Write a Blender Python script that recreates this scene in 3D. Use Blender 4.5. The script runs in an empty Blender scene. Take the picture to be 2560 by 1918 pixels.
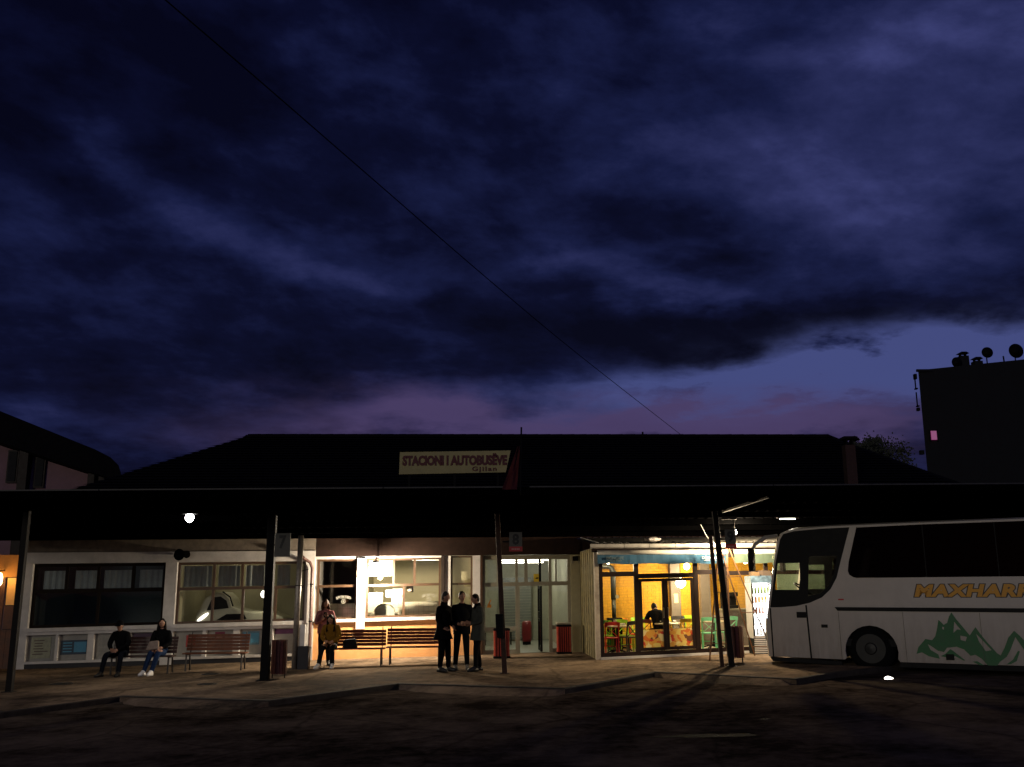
import bpy, bmesh, math, random
from mathutils import Matrix, Vector
from math import radians as RAD, sin, cos, pi
random.seed(7)
SC = bpy.context.scene
COL = SC.collection

# ------------------------------------------------------------------ camera
F_PX, W_PX = 2400.0, 2560.0
PITCH = math.atan((1465 - 959) / F_PX)
ROLL = 0.007
cam = bpy.data.cameras.new('Camera')
cam.sensor_width = 36.0
cam.lens = 36.0 * F_PX / W_PX
cam.clip_start, cam.clip_end = 0.1, 3000
co = bpy.data.objects.new('Camera', cam)
COL.objects.link(co)
fw = Vector((0, cos(PITCH), sin(PITCH)))
r0 = Vector((1, 0, 0)); u0 = Vector((0, -sin(PITCH), cos(PITCH)))
rr = r0 * cos(ROLL) - u0 * sin(ROLL); uu = u0 * cos(ROLL) + r0 * sin(ROLL)
co.matrix_world = Matrix(((rr.x, uu.x, -fw.x, 0), (rr.y, uu.y, -fw.y, 0), (rr.z, uu.z, -fw.z, 1.95), (0, 0, 0, 1)))
SC.camera = co

# ------------------------------------------------------------------ view / render settings
SC.view_settings.view_transform = 'Standard'
SC.view_settings.look = 'None'
SC.view_settings.exposure = 0.0
SC.view_settings.gamma = 1.0
SC.view_settings.use_curve_mapping = False
SC.render.engine = 'CYCLES'
SC.cycles.use_denoising = True
SC.cycles.max_bounces = 8
SC.cycles.diffuse_bounces = 3
SC.cycles.transparent_max_bounces = 24
SC.cycles.sample_clamp_indirect = 2.5
SC.cycles.caustics_reflective = False
SC.cycles.caustics_refractive = False

# ------------------------------------------------------------------ world: dusk sky with clouds
SUN_EL, SUN_AZ = RAD(9), RAD(205)          # the last glow stands low behind the photographer
world = bpy.data.worlds.new('World'); SC.world = world; world.use_nodes = True
world.cycles.sampling_method = 'NONE'
nt = world.node_tree; nt.nodes.clear()
def N(t, **k):
    n = nt.nodes.new(t)
    for a, b in k.items(): setattr(n, a, b)
    return n
def M(op, a, b=None, c=None):
    n = N('ShaderNodeMath', operation=op)
    for i, v in enumerate((a, b, c)):
        if v is None: continue
        if isinstance(v, (int, float)): n.inputs[i].default_value = v
        else: nt.links.new(v, n.inputs[i])
    return n.outputs[0]
tc = N('ShaderNodeTexCoord')
sep = N('ShaderNodeSeparateXYZ'); nt.links.new(tc.outputs['Generated'], sep.inputs[0])
dx, dy, dz = sep.outputs
az = M('ARCTAN2', dx, dy)
el = M('ARCSINE', dz)
# cloud noise on a flat cloud deck seen in perspective
den = M('ADD', M('MAXIMUM', dz, 0.0), 0.16)
comb = N('ShaderNodeCombineXYZ')
nt.links.new(M('DIVIDE', dx, den), comb.inputs[0]); nt.links.new(M('DIVIDE', dy, den), comb.inputs[1])
def noise(scale, detail, rough, off, dist=0.0):
    mp = N('ShaderNodeMapping'); mp.inputs['Location'].default_value = off
    nt.links.new(comb.outputs[0], mp.inputs[0])
    n = N('ShaderNodeTexNoise'); n.inputs['Scale'].default_value = scale; n.inputs['Detail'].default_value = detail
    n.inputs['Roughness'].default_value = rough; n.inputs['Distortion'].default_value = dist
    nt.links.new(mp.outputs[0], n.inputs['Vector'])
    return n.outputs[0]
n1 = noise(1.25, 6, 0.52, (3.1, 1.7, 0), 0.15)
n2 = noise(3.4, 6, 0.55, (9.2, 4.4, 0), 0.1)
n3 = noise(0.9, 3, 0.5, (1.2, 7.7, 0))
n4 = noise(2.6, 6, 0.6, (5.5, 2.2, 0), 0.1)
n5 = noise(7.5, 6, 0.6, (2.5, 8.2, 0), 0.1)
wa = M('ADD', az, M('ADD', M('MULTIPLY', M('SUBTRACT', n1, 0.5), 0.20), M('MULTIPLY', M('SUBTRACT', n2, 0.5), 0.12)))
we = M('ADD', el, M('ADD', M('MULTIPLY', M('SUBTRACT', n3, 0.5), 0.09), M('MULTIPLY', M('SUBTRACT', n4, 0.5), 0.09)))
def pxdir(x, y):
    d = fw + rr * ((x - 1280) / F_PX) - uu * ((y - 959) / F_PX); d.normalize()
    return math.atan2(d.x, d.y), math.asin(d.z)
def blob(x, y, rx, ry, rot, amp):
    a0, e0 = pxdir(x, y)
    c, s = cos(RAD(rot)), sin(RAD(rot))
    da = M('SUBTRACT', wa, a0); de = M('SUBTRACT', e0, we)
    p = M('DIVIDE', M('ADD', M('MULTIPLY', da, c), M('MULTIPLY', de, s)), rx / F_PX)
    q = M('DIVIDE', M('SUBTRACT', M('MULTIPLY', de, c), M('MULTIPLY', da, s)), ry / F_PX)
    r2 = M('ADD', M('MULTIPLY', p, p), M('MULTIPLY', q, q))
    return M('MULTIPLY', M('EXPONENT', M('MULTIPLY', r2, -1.0)), amp)
def total(lst):
    acc = None
    for b in lst:
        v = blob(*b); acc = v if acc is None else M('ADD', acc, v)
    return acc
bright = total([(220, 330, 90, 80, 0, .22), (450, 470, 280, 60, 20, .24), (20, 500, 150, 60, 0, .2), (650, 590, 320, 50, 15, .12),
    (960, 710, 170, 45, 10, .26), (1180, 670, 130, 60, 0, .14), (150, 780, 280, 50, 0, .10), (1050, 1000, 480, 70, 0, .26),
    (1600, 1065, 520, 45, 0, .30), (200, 1020, 400, 60, 5, .10),
    (2400, 330, 620, 330, -20, .22), (1850, 220, 520, 200, 0, .16), (1480, 650, 300, 55, 15, .24), (1740, 700, 170, 55, 5, .24),
    (2050, 560, 320, 110, 0, .12),
    (1640, 830, 420, 75, 6, -.36), (1380, 740, 200, 60, 20, -.14), (2300, 770, 420, 65, 0, -.30), (1650, 560, 300, 70, 0, -.14),
    (620, 870, 420, 80, 0, -.10), (800, 340, 460, 190, 0, -.13), (300, 120, 600, 160, 0, -.06), (2000, 800, 300, 40, 0, -.06)])
clear = total([(2020, 955, 480, 80, -3, 1.2), (2420, 880, 380, 90, 0, .9), (1330, 1050, 160, 40, 0, .3), (1230, 960, 260, 30, 0, .10)])
pink = total([(1500, 1072, 560, 50, 0, .95), (1000, 1045, 360, 60, 0, .8), (1950, 1085, 420, 50, 0, .95)])
cl = M('ADD', M('MULTIPLY', M('SUBTRACT', n1, 0.5), 0.62), M('ADD', M('MULTIPLY', M('SUBTRACT', n2, 0.5), 0.46), M('MULTIPLY', M('SUBTRACT', n5, 0.5), 0.34)))
comb2 = N('ShaderNodeCombineXYZ'); nt.links.new(M('MULTIPLY', M('ADD', az, M('MULTIPLY', el, .6)), 6.0), comb2.inputs[0]); nt.links.new(M('MULTIPLY', el, 11.0), comb2.inputs[1])
n6 = N('ShaderNodeTexNoise'); n6.inputs['Scale'].default_value = 1.0; n6.inputs['Detail'].default_value = 8; n6.inputs['Roughness'].default_value = .60; n6.inputs['Distortion'].default_value = .15
nt.links.new(comb2.outputs[0], n6.inputs['Vector'])
billow = M('MULTIPLY', M('SUBTRACT', n6.outputs[0], 0.5), 1.15)
B = M('ADD', M('ADD', M('ADD', bright, 0.275), cl), billow)
# lift towards the west of the frame (right) where the dusk is still bright
B = M('ADD', B, M('MULTIPLY', az, 0.24))
cr = N('ShaderNodeValToRGB')
els = cr.color_ramp.elements
els[0].position = 0.0; els[0].color = (.0011, .0012, .0085, 1)
els[1].position = 1.0; els[1].color = (.047, .054, .18, 1)
for p, c in ((.22, (.0026, .0034, .0200, 1)), (.45, (.0076, .0106, .049, 1)), (.70, (.0205, .0250, .094, 1))):
    e = els.new(p); e.color = c
nt.links.new(B, cr.inputs[0])
# clear dusk blue showing through the gaps
cmask = M('MULTIPLY', M('MULTIPLY', clear, M('MINIMUM', M('MAXIMUM', M('MULTIPLY', M('SUBTRACT', n4, 0.31), 5.0), 0.0), 1.0)), 1.25)
cmask = M('MINIMUM', cmask, 1.0)
mixc = N('ShaderNodeMixRGB'); mixc.inputs[2].default_value = (.054, .068, .205, 1)
cmask = M('MINIMUM', M('MAXIMUM', M('MULTIPLY', M('ADD', cmask, M('MULTIPLY', M('SUBTRACT', n6.outputs[0], .5), 1.2)), 1.2), 0.0), 1.0)
cmask = M('MULTIPLY', cmask, M('MINIMUM', M('MULTIPLY', clear, 2.2), 1.0))
nt.links.new(cmask, mixc.inputs[0]); nt.links.new(cr.outputs[0], mixc.inputs[1])
mixp = N('ShaderNodeMixRGB'); mixp.inputs[2].default_value = (.066, .046, .125, 1)
pm = M('MINIMUM', M('MULTIPLY', pink, M('MULTIPLY', n1, 1.7)), 0.9)
nt.links.new(pm, mixp.inputs[0]); nt.links.new(mixc.outputs[0], mixp.inputs[1])
sky = N('ShaderNodeTexSky'); sky.sky_type = 'NISHITA'; sky.sun_disc = False
sky.sun_elevation = RAD(1.0); sky.sun_rotation = SUN_AZ
bg1 = N('ShaderNodeBackground'); nt.links.new(mixp.outputs[0], bg1.inputs[0]); bg1.inputs[1].default_value = 1.0
bg2 = N('ShaderNodeBackground'); nt.links.new(sky.outputs[0], bg2.inputs[0]); bg2.inputs[1].default_value = 0.0015
add = N('ShaderNodeAddShader'); nt.links.new(bg1.outputs[0], add.inputs[0]); nt.links.new(bg2.outputs[0], add.inputs[1])
wo = N('ShaderNodeOutputWorld'); nt.links.new(add.outputs[0], wo.inputs[0])

sun = bpy.data.lights.new('Sun', 'SUN'); sun.energy = 0.31; sun.angle = RAD(12); sun.color = (1.0, .93, .82)
so = bpy.data.objects.new('Sun', sun); COL.objects.link(so)
sd = Vector((sin(SUN_AZ) * cos(SUN_EL), cos(SUN_AZ) * cos(SUN_EL), sin(SUN_EL)))   # towards the glow
so.rotation_euler = sd.to_track_quat('Z', 'Y').to_euler()
so.location = (-6, -8, 12)

# ------------------------------------------------------------------ materials
MATS = {}
def mat(name, col, rough=.6, metal=0., var=.12, scale=6., bump=0., bscale=40., spec=.5, emit=None, estr=0., coat=0.):
    if name in MATS: return MATS[name]
    m = bpy.data.materials.new(name); m.use_nodes = True
    t = m.node_tree; b = t.nodes['Principled BSDF']
    b.inputs['Roughness'].default_value = rough; b.inputs['Metallic'].default_value = metal
    b.inputs['Specular IOR Level'].default_value = spec
    if coat: b.inputs['Coat Weight'].default_value = coat; b.inputs['Coat Roughness'].default_value = .08
    c = tuple(col) + (1,)
    tcn = t.nodes.new('ShaderNodeTexCoord')
    if var > 0:
        n = t.nodes.new('ShaderNodeTexNoise'); n.inputs['Scale'].default_value = scale; n.inputs['Detail'].default_value = 6
        n.inputs['Roughness'].default_value = .65
        t.links.new(tcn.outputs['Object'], n.inputs['Vector'])
        r = t.nodes.new('ShaderNodeValToRGB')
        r.color_ramp.elements[0].position = .3; r.color_ramp.elements[1].position = .72
        r.color_ramp.elements[0].color = tuple(max(0, v * (1 - var)) for v in col) + (1,)
        r.color_ramp.elements[1].color = tuple(min(1, v * (1 + var)) for v in col) + (1,)
        t.links.new(n.outputs[0], r.inputs[0]); t.links.new(r.outputs[0], b.inputs['Base Color'])
        mr = t.nodes.new('ShaderNodeMapRange'); mr.inputs[3].default_value = max(0, rough - .12); mr.inputs[4].default_value = min(1, rough + .12)
        t.links.new(n.outputs[0], mr.inputs[0]); t.links.new(mr.outputs[0], b.inputs['Roughness'])
    else:
        b.inputs['Base Color'].default_value = c
    if bump > 0:
        n2_ = t.nodes.new('ShaderNodeTexNoise'); n2_.inputs['Scale'].default_value = bscale; n2_.inputs['Detail'].default_value = 4
        t.links.new(tcn.outputs['Object'], n2_.inputs['Vector'])
        bp = t.nodes.new('ShaderNodeBump'); bp.inputs['Strength'].default_value = bump; bp.inputs['Distance'].default_value = .02
        t.links.new(n2_.outputs[0], bp.inputs['Height']); t.links.new(bp.outputs[0], b.inputs['Normal'])
    if emit:
        b.inputs['Emission Color'].default_value = tuple(emit) + (1,); b.inputs['Emission Strength'].default_value = estr
    MATS[name] = m
    return m
def glass(name, tint=(1, 1, 1), refl=1.0, rough=.0):
    if name in MATS: return MATS[name]
    m = bpy.data.materials.new(name); m.use_nodes = True; t = m.node_tree
    for n in list(t.nodes): t.nodes.remove(n)
    o = t.nodes.new('ShaderNodeOutputMaterial'); mx = t.nodes.new('ShaderNodeMixShader')
    tr = t.nodes.new('ShaderNodeBsdfTransparent'); tr.inputs[0].default_value = tuple(tint) + (1,)
    gl = t.nodes.new('ShaderNodeBsdfGlossy'); gl.inputs['Roughness'].default_value = rough
    tcn = t.nodes.new('ShaderNodeTexCoord')
    nn = t.nodes.new('ShaderNodeTexNoise'); nn.inputs['Scale'].default_value = 1.3; nn.inputs['Detail'].default_value = 1
    t.links.new(tcn.outputs['Object'], nn.inputs['Vector'])
    bp = t.nodes.new('ShaderNodeBump'); bp.inputs['Strength'].default_value = .12; bp.inputs['Distance'].default_value = .02
    t.links.new(nn.outputs[0], bp.inputs['Height']); t.links.new(bp.outputs[0], gl.inputs['Normal'])
    fr = t.nodes.new('ShaderNodeFresnel')
    ge = t.nodes.new('ShaderNodeNewGeometry'); io = t.nodes.new('ShaderNodeMath'); io.operation = 'MULTIPLY_ADD'
    io.inputs[1].default_value = 1 / 1.5 - 1.5; io.inputs[2].default_value = 1.5          # a thin pane reflects alike from both faces
    t.links.new(ge.outputs['Backfacing'], io.inputs[0]); t.links.new(io.outputs[0], fr.inputs[0])
    ml = t.nodes.new('ShaderNodeMath'); ml.operation = 'MULTIPLY'; ml.inputs[1].default_value = refl
    t.links.new(fr.outputs[0], ml.inputs[0]); t.links.new(ml.outputs[0], mx.inputs[0])
    t.links.new(tr.outputs[0], mx.inputs[1]); t.links.new(gl.outputs[0], mx.inputs[2]); t.links.new(mx.outputs[0], o.inputs[0])
    MATS[name] = m
    return m
def emis(name, col, strength):
    if name in MATS: return MATS[name]
    m = bpy.data.materials.new(name); m.use_nodes = True; t = m.node_tree
    b = t.nodes['Principled BSDF']; b.inputs['Base Color'].default_value = (.8, .8, .8, 1)
    n = t.nodes.new('ShaderNodeTexNoise'); n.inputs['Scale'].default_value = 12
    mr = t.nodes.new('ShaderNodeMapRange'); mr.inputs[3].default_value = strength * .9; mr.inputs[4].default_value = strength * 1.1
    t.links.new(n.outputs[0], mr.inputs[0]); t.links.new(mr.outputs[0], b.inputs['Emission Strength'])
    b.inputs['Emission Color'].default_value = tuple(col) + (1,)
    MATS[name] = m
    return m

# ------------------------------------------------------------------ geometry helpers
def g(x):
    """height of the sloping platform above datum"""
    xs = (-60, -16, 2, 6.5, 60); zs = (-.32, -.32, .04, .19, .19)
    if x <= xs[0]: return zs[0]
    for i in range(4):
        if x <= xs[i + 1]:
            return zs[i] + (zs[i + 1] - zs[i]) * (x - xs[i]) / (xs[i + 1] - xs[i])
    return zs[-1]
TH = RAD(3)
FAC = Matrix.Translation((0, 29.2, 0)) @ Matrix.Rotation(TH, 4, 'Z')      # station frame: x along the front, y inwards
WORLD = Matrix.Identity(4)
MW = {}            # object -> world matrix
def warp(v):       # walls and floors follow the slope of the platform
    w = max(0., min(1., (3.2 - v.z) / 2.0))
    return Vector((v.x, v.y, v.z + g(v.x) * w))
def fpt(s, y, z, wp=True):
    v = FAC @ Vector((s, y, z))
    return warp(v) if wp else v
def props(o, label=None, cat=None, group=None, kind=None):
    if label: o['label'] = label
    if cat: o['category'] = cat
    if group: o['group'] = group
    if kind: o['kind'] = kind
    return o
def root(name, label, cat, loc, rotz=0., group=None):
    o = bpy.data.objects.new(name, None); COL.objects.link(o)
    o.empty_display_size = .2
    o.location = loc; o.rotation_euler = (0, 0, rotz)
    MW[o] = Matrix.Translation(loc) @ Matrix.Rotation(rotz, 4, 'Z')
    return props(o, label, cat, group)
class MB:
    def __init__(self): self.v = []; self.f = []; self.mi = []
    def add(self, vs, fs, mi=0):
        b = len(self.v); self.v += [Vector(v) for v in vs]; self.f += [tuple(i + b for i in f) for f in fs]; self.mi += [mi] * len(fs)
        return self
    def box(self, x0, x1, y0, y1, z0, z1, mi=0):
        return self.add([(x0, y0, z0), (x1, y0, z0), (x1, y1, z0), (x0, y1, z0), (x0, y0, z1), (x1, y0, z1), (x1, y1, z1), (x0, y1, z1)],
            [(0, 3, 2, 1), (4, 5, 6, 7), (0, 1, 5, 4), (1, 2, 6, 5), (2, 3, 7, 6), (3, 0, 4, 7)], mi)
    def lbox(self, x0, x1, y0, y1, z0, z1, n=8, mi=0):     # long box cut along x so that it can follow the slope
        for i in range(n):
            self.box(x0 + (x1 - x0) * i / n, x0 + (x1 - x0) * (i + 1) / n, y0, y1, z0, z1, mi)
        return self
    def quad(self, a, b, c, d, mi=0): return self.add([a, b, c, d], [(0, 1, 2, 3)], mi)
    def bar(self, p, q, w, h=None, up=(0, 0, 1), mi=0):
        h = h or w; p = Vector(p); q = Vector(q); d = (q - p).normalized(); up = Vector(up)
        if abs(d.dot(up)) > .98: up = Vector((0, 1, 0))
        s = d.cross(up).normalized(); t = s.cross(d).normalized()
        vs = [e + s * a * w / 2 + t * b * h / 2 for e in (p, q) for a, b in ((-1, -1), (1, -1), (1, 1), (-1, 1))]
        return self.add(vs, [(0, 3, 2, 1), (4, 5, 6, 7), (0, 1, 5, 4), (1, 2, 6, 5), (2, 3, 7, 6), (3, 0, 4, 7)], mi)
    def tube(self, pts, r, n=8, caps=True, mi=0):
        pts = [Vector(p) for p in pts]; rs = r if isinstance(r, (list, tuple)) else [r] * len(pts)
        b = len(self.v); prev = None
        for i, p in enumerate(pts):
            d = (pts[min(i + 1, len(pts) - 1)] - pts[max(i - 1, 0)]).normalized()
            if prev is None:
                up = Vector((0, 0, 1)) if abs(d.z) < .9 else Vector((0, 1, 0)); s = d.cross(up).normalized()
            else: s = (prev - d * prev.dot(d)).normalized()
            prev = s; t = d.cross(s)
            for k in range(n):
                a = 2 * pi * k / n; self.v.append(p + (s * cos(a) + t * sin(a)) * rs[i])
        for i in range(len(pts) - 1):
            for k in range(n):
                self.f.append((b + i * n + k, b + i * n + (k + 1) % n, b + (i + 1) * n + (k + 1) % n, b + (i + 1) * n + k)); self.mi.append(mi)
        if caps:
            self.f.append(tuple(b + k for k in range(n))[::-1]); self.f.append(tuple(b + (len(pts) - 1) * n + k for k in range(n))); self.mi += [mi, mi]
        return self
    def lathe(self, prof, c=(0, 0, 0), n=16, sx=1., sy=1., mi=0, axis='Z'):
        b = len(self.v); c = Vector(c)
        for (r, z) in prof:
            for k in range(n):
                a = 2 * pi * k / n
                q = Vector((r * cos(a) * sx, r * sin(a) * sy, z))
                if axis == 'Y': q = Vector((q.x, q.z, q.y))
                if axis == 'X': q = Vector((q.z, q.x, q.y))
                self.v.append(c + q)
        for i in range(len(prof) - 1):
            for k in range(n):
                self.f.append((b + i * n + k, b + i * n + (k + 1) % n, b + (i + 1) * n + (k + 1) % n, b + (i + 1) * n + k)); self.mi.append(mi)
        self.f.append(tuple(b + k for k in range(n))[::-1]); self.f.append(tuple(b + (len(prof) - 1) * n + k for k in range(n))); self.mi += [mi, mi]
        return self
    def prism(self, poly, y0, y1, mi=0):     # (x,z) outline, extruded along y
        n = len(poly); b = [(x, y0, z) for x, z in poly] + [(x, y1, z) for x, z in poly]
        fs = [tuple(range(n)), tuple(range(2 * n - 1, n - 1, -1))] + [(i, i + n, (i + 1) % n + n, (i + 1) % n) for i in range(n)]
        return self.add(b, fs, mi)
    def build(self, name, m, parent=None, frame=None, wp=False, smooth=False, bevel=0., kind=None, label=None):
        frame = WORLD if frame is None else frame
        vs = [frame @ v for v in self.v]
        if wp: vs = [warp(v) for v in vs]
        if parent is not None:
            inv = MW[parent].inverted(); vs = [inv @ v for v in vs]
        me = bpy.data.meshes.new(name); me.from_pydata([tuple(v) for v in vs], [], self.f)
        ms = m if isinstance(m, (list, tuple)) else [m]
        for x in ms: me.materials.append(x)
        for p, i in zip(me.polygons, self.mi): p.material_index = i; p.use_smooth = smooth
        bm = bmesh.new(); bm.from_mesh(me); bmesh.ops.recalc_face_normals(bm, faces=bm.faces)
        if bevel > 0:
            bmesh.ops.bevel(bm, geom=[e for e in bm.edges if e.calc_face_angle(0) > .5], offset=bevel, segments=2, affect='EDGES', profile=.6)
        bm.to_mesh(me); bm.free()
        o = bpy.data.objects.new(name, me); COL.objects.link(o)
        if parent is not None:
            o.parent = parent; MW[o] = MW[parent]
        else: MW[o] = Matrix.Identity(4)
        if kind: o['kind'] = kind
        if label: o['label'] = label
        return o
def loc_build(mb, name, m, parent, **k):      # vertices given in the parent's own space
    return mb.build(name, m, parent, frame=MW[parent], **k)
def copy_tree(o, loc, rotz, label, group=None):
    def rec(src, par):
        c = src.copy(); COL.objects.link(c)
        if par is not None:
            c.parent = par
        for ch in KIDS(src): rec(ch, c)
        return c
    r = rec(o, None); r.location = loc; r.rotation_euler = (0, 0, rotz)
    MW[r] = Matrix.Translation(loc) @ Matrix.Rotation(rotz, 4, 'Z')
    r['label'] = label
    if group: r['group'] = group
    return r
def KIDS(o): return [c for c in list(COL.objects) if c.parent == o]
def text_mesh(body, size, bold=0., shear=0., spacing=1., extrude=.004):
    cu = bpy.data.curves.new('lettering', 'FONT'); cu.body = body; cu.size = size; cu.offset = bold; cu.shear = shear
    cu.space_character = spacing; cu.extrude = extrude; cu.align_x = 'CENTER'; cu.align_y = 'CENTER'; cu.resolution_u = 3
    ob = bpy.data.objects.new('tmp_text', cu); COL.objects.link(ob)
    dg = bpy.context.evaluated_depsgraph_get(); dg.update()
    me = bpy.data.meshes.new_from_object(ob.evaluated_get(dg))
    vs = [v.co.copy() for v in me.vertices]; fs = [tuple(p.vertices) for p in me.polygons]
    bpy.data.objects.remove(ob); bpy.data.curves.remove(cu); bpy.data.meshes.remove(me)
    return vs, fs
def text(body, m, parent, frame, x, y, z, width=None, height=None, size=.3, bold=0., shear=0., spacing=1., arc=0., name='lettering', wp=False, mi=0):
    """text standing in the xz plane of a frame, facing -y"""
    vs, fs = text_mesh(body, size, bold, shear, spacing)
    x0, x1 = min(v.x for v in vs), max(v.x for v in vs); y0, y1 = min(v.y for v in vs), max(v.y for v in vs)
    sx = width / (x1 - x0) if width else 1.; sy = height / (y1 - y0) if height else sx
    out = []
    for v in vs:
        px = (v.x - (x0 + x1) / 2) * sx; pz = (v.y - (y0 + y1) / 2) * sy
        if arc: pz -= arc * (px / ((x1 - x0) * sx / 2)) ** 2
        out.append((x + px, y - v.z, z + pz))
    return MB().add(out, fs).build(name, m, parent, frame=frame, wp=wp)
def lamp(name, loc, watts, col, radius=.06, parent=None, kind='POINT', spot=None, aim=None):
    l = bpy.data.lights.new(name, kind); l.energy = watts; l.color = col; l.shadow_soft_size = radius
    o = bpy.data.objects.new(name, l); COL.objects.link(o)
    if kind == 'SPOT': l.spot_size = RAD(spot); l.spot_blend = .5
    rot = Matrix.Identity(4)
    if aim is not None:
        rot = (Vector(loc) - Vector(aim)).normalized().to_track_quat('Z', 'Y').to_matrix().to_4x4()
    m = Matrix.Translation(loc) @ rot
    if parent is not None:
        o.parent = parent; m = MW[parent].inverted() @ m
    o.matrix_local = m
    return o
# ------------------------------------------------------------------ palette
m_white = mat('white_paint', (.56, .53, .50), .7, var=.16, scale=3, bump=.1)
m_peach = mat('peach_plaster', (.74, .37, .14), .85, var=.12, scale=2.5, bump=.15, bscale=60)
m_brownf = mat('brown_window_wood', (.055, .026, .010), .5, var=.3, scale=9, bump=.08)
m_darkf = mat('dark_brown_aluminium', (.016, .008, .0055), .55, var=.2, spec=.2)
m_alu = mat('painted_aluminium', (.22, .20, .14), .5, metal=.1, var=.12)
m_black = mat('black_steel', (.005, .0045, .0045), .7, var=.3, spec=.12)
m_dsteel = mat('dark_painted_steel', (.010, .008, .007), .65, var=.4, scale=14, spec=.15)
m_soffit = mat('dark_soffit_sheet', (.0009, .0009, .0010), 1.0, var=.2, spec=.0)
m_tile = mat('dark_roof_tiles', (.005, .0045, .005), .95, spec=.1, var=.4, bump=.3, bscale=12)
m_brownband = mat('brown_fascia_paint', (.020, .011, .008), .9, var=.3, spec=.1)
m_greystrip = mat('weathered_grey_plaster', (.17, .14, .11), .85, var=.3)
m_plinth = mat('black_plinth_paint', (.012, .012, .016), .7)
m_glass = glass('window_glass')
m_dglass = glass('dim_window_glass', (.55, .58, .55), 1.3)
m_concrete = None
def ground_mat(name, dark, light, rlo, rhi, sc, spec=.08):
    m = bpy.data.materials.new(name); m.use_nodes = True; t = m.node_tree; b = t.nodes['Principled BSDF']
    tcn = t.nodes.new('ShaderNodeTexCoord')
    def nz(s, d, r=.6):
        n = t.nodes.new('ShaderNodeTexNoise'); n.inputs['Scale'].default_value = s; n.inputs['Detail'].default_value = d
        n.inputs['Roughness'].default_value = r
        t.links.new(tcn.outputs['Object'], n.inputs['Vector']); return n.outputs[0]
    a0, c, f, d_ = nz(sc, 8, .68), nz(sc * .22, 4), nz(60, 3), nz(sc * 4.5, 6, .7)
    av = t.nodes.new('ShaderNodeMath'); av.operation = 'MULTIPLY_ADD'; av.inputs[1].default_value = .55
    t.links.new(a0, av.inputs[0]); aw = t.nodes.new('ShaderNodeMath'); aw.operation = 'MULTIPLY'; aw.inputs[1].default_value = .45
    t.links.new(d_, aw.inputs[0]); t.links.new(aw.outputs[0], av.inputs[2]); a = av.outputs[0]
    mx = t.nodes.new('ShaderNodeMath'); mx.operation = 'MULTIPLY_ADD'; mx.inputs[1].default_value = .55
    t.links.new(a, mx.inputs[0])
    m2 = t.nodes.new('ShaderNodeMath'); m2.operation = 'MULTIPLY'; m2.inputs[1].default_value = .45; t.links.new(c, m2.inputs[0])
    t.links.new(m2.outputs[0], mx.inputs[2])
    r = t.nodes.new('ShaderNodeValToRGB'); r.color_ramp.elements[0].position = .43; r.color_ramp.elements[1].position = .60
    r.color_ramp.elements[0].color = dark + (1,); r.color_ramp.elements[1].color = light + (1,)
    t.links.new(mx.outputs[0], r.inputs[0]); t.links.new(r.outputs[0], b.inputs['Base Color'])
    mr = t.nodes.new('ShaderNodeMapRange'); mr.inputs[1].default_value = .38; mr.inputs[2].default_value = .6
    mr.inputs[3].default_value = rlo; mr.inputs[4].default_value = rhi
    t.links.new(mx.outputs[0], mr.inputs[0]); t.links.new(mr.outputs[0], b.inputs['Roughness'])
    bp = t.nodes.new('ShaderNodeBump'); bp.inputs['Strength'].default_value = .5; bp.inputs['Distance'].default_value = .015
    b.inputs['Specular IOR Level'].default_value = spec; b.inputs['IOR'].default_value = 1.02 if spec < .05 else 1.12
    vo = t.nodes.new('ShaderNodeTexVoronoi'); vo.feature = 'DISTANCE_TO_EDGE'; vo.inputs['Scale'].default_value = .42
    wv = t.nodes.new('ShaderNodeMixRGB'); wv.inputs[0].default_value = .22; t.links.new(tcn.outputs['Object'], wv.inputs[1])
    nzc = t.nodes.new('ShaderNodeTexNoise'); nzc.inputs['Scale'].default_value = 1.4; nzc.inputs['Detail'].default_value = 6; t.links.new(tcn.outputs['Object'], nzc.inputs['Vector'])
    t.links.new(nzc.outputs['Color'], wv.inputs[2]); t.links.new(wv.outputs[0], vo.inputs['Vector'])
    cm2 = t.nodes.new('ShaderNodeMapRange'); cm2.inputs[1].default_value = .0; cm2.inputs[2].default_value = .018; cm2.inputs[3].default_value = .62; cm2.inputs[4].default_value = 1.0
    t.links.new(vo.outputs['Distance'], cm2.inputs[0])
    cmul = t.nodes.new('ShaderNodeMixRGB'); cmul.blend_type = 'MULTIPLY'; cmul.inputs[0].default_value = 1.0
    t.links.new(r.outputs[0], cmul.inputs[1]); t.links.new(cm2.outputs[0], cmul.inputs[2]); t.links.new(cmul.outputs[0], b.inputs['Base Color'])
    ad = t.nodes.new('ShaderNodeMath'); ad.operation = 'ADD'; t.links.new(a, ad.inputs[0]); t.links.new(f, ad.inputs[1])
    t.links.new(ad.outputs[0], bp.inputs['Height']); t.links.new(bp.outputs[0], b.inputs['Normal'])
    return m
m_asphalt = ground_mat('worn_asphalt', (.022, .016, .012), (.14, .107, .080), .85, .98, 1.1, .03)
m_concrete = ground_mat('stained_concrete', (.055, .040, .028), (.27, .195, .130), .75, .97, 1.5)
m_kerb = mat('kerb_concrete', (.045, .038, .030), .95, spec=.1, var=.4, scale=5, bump=.4)

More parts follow.
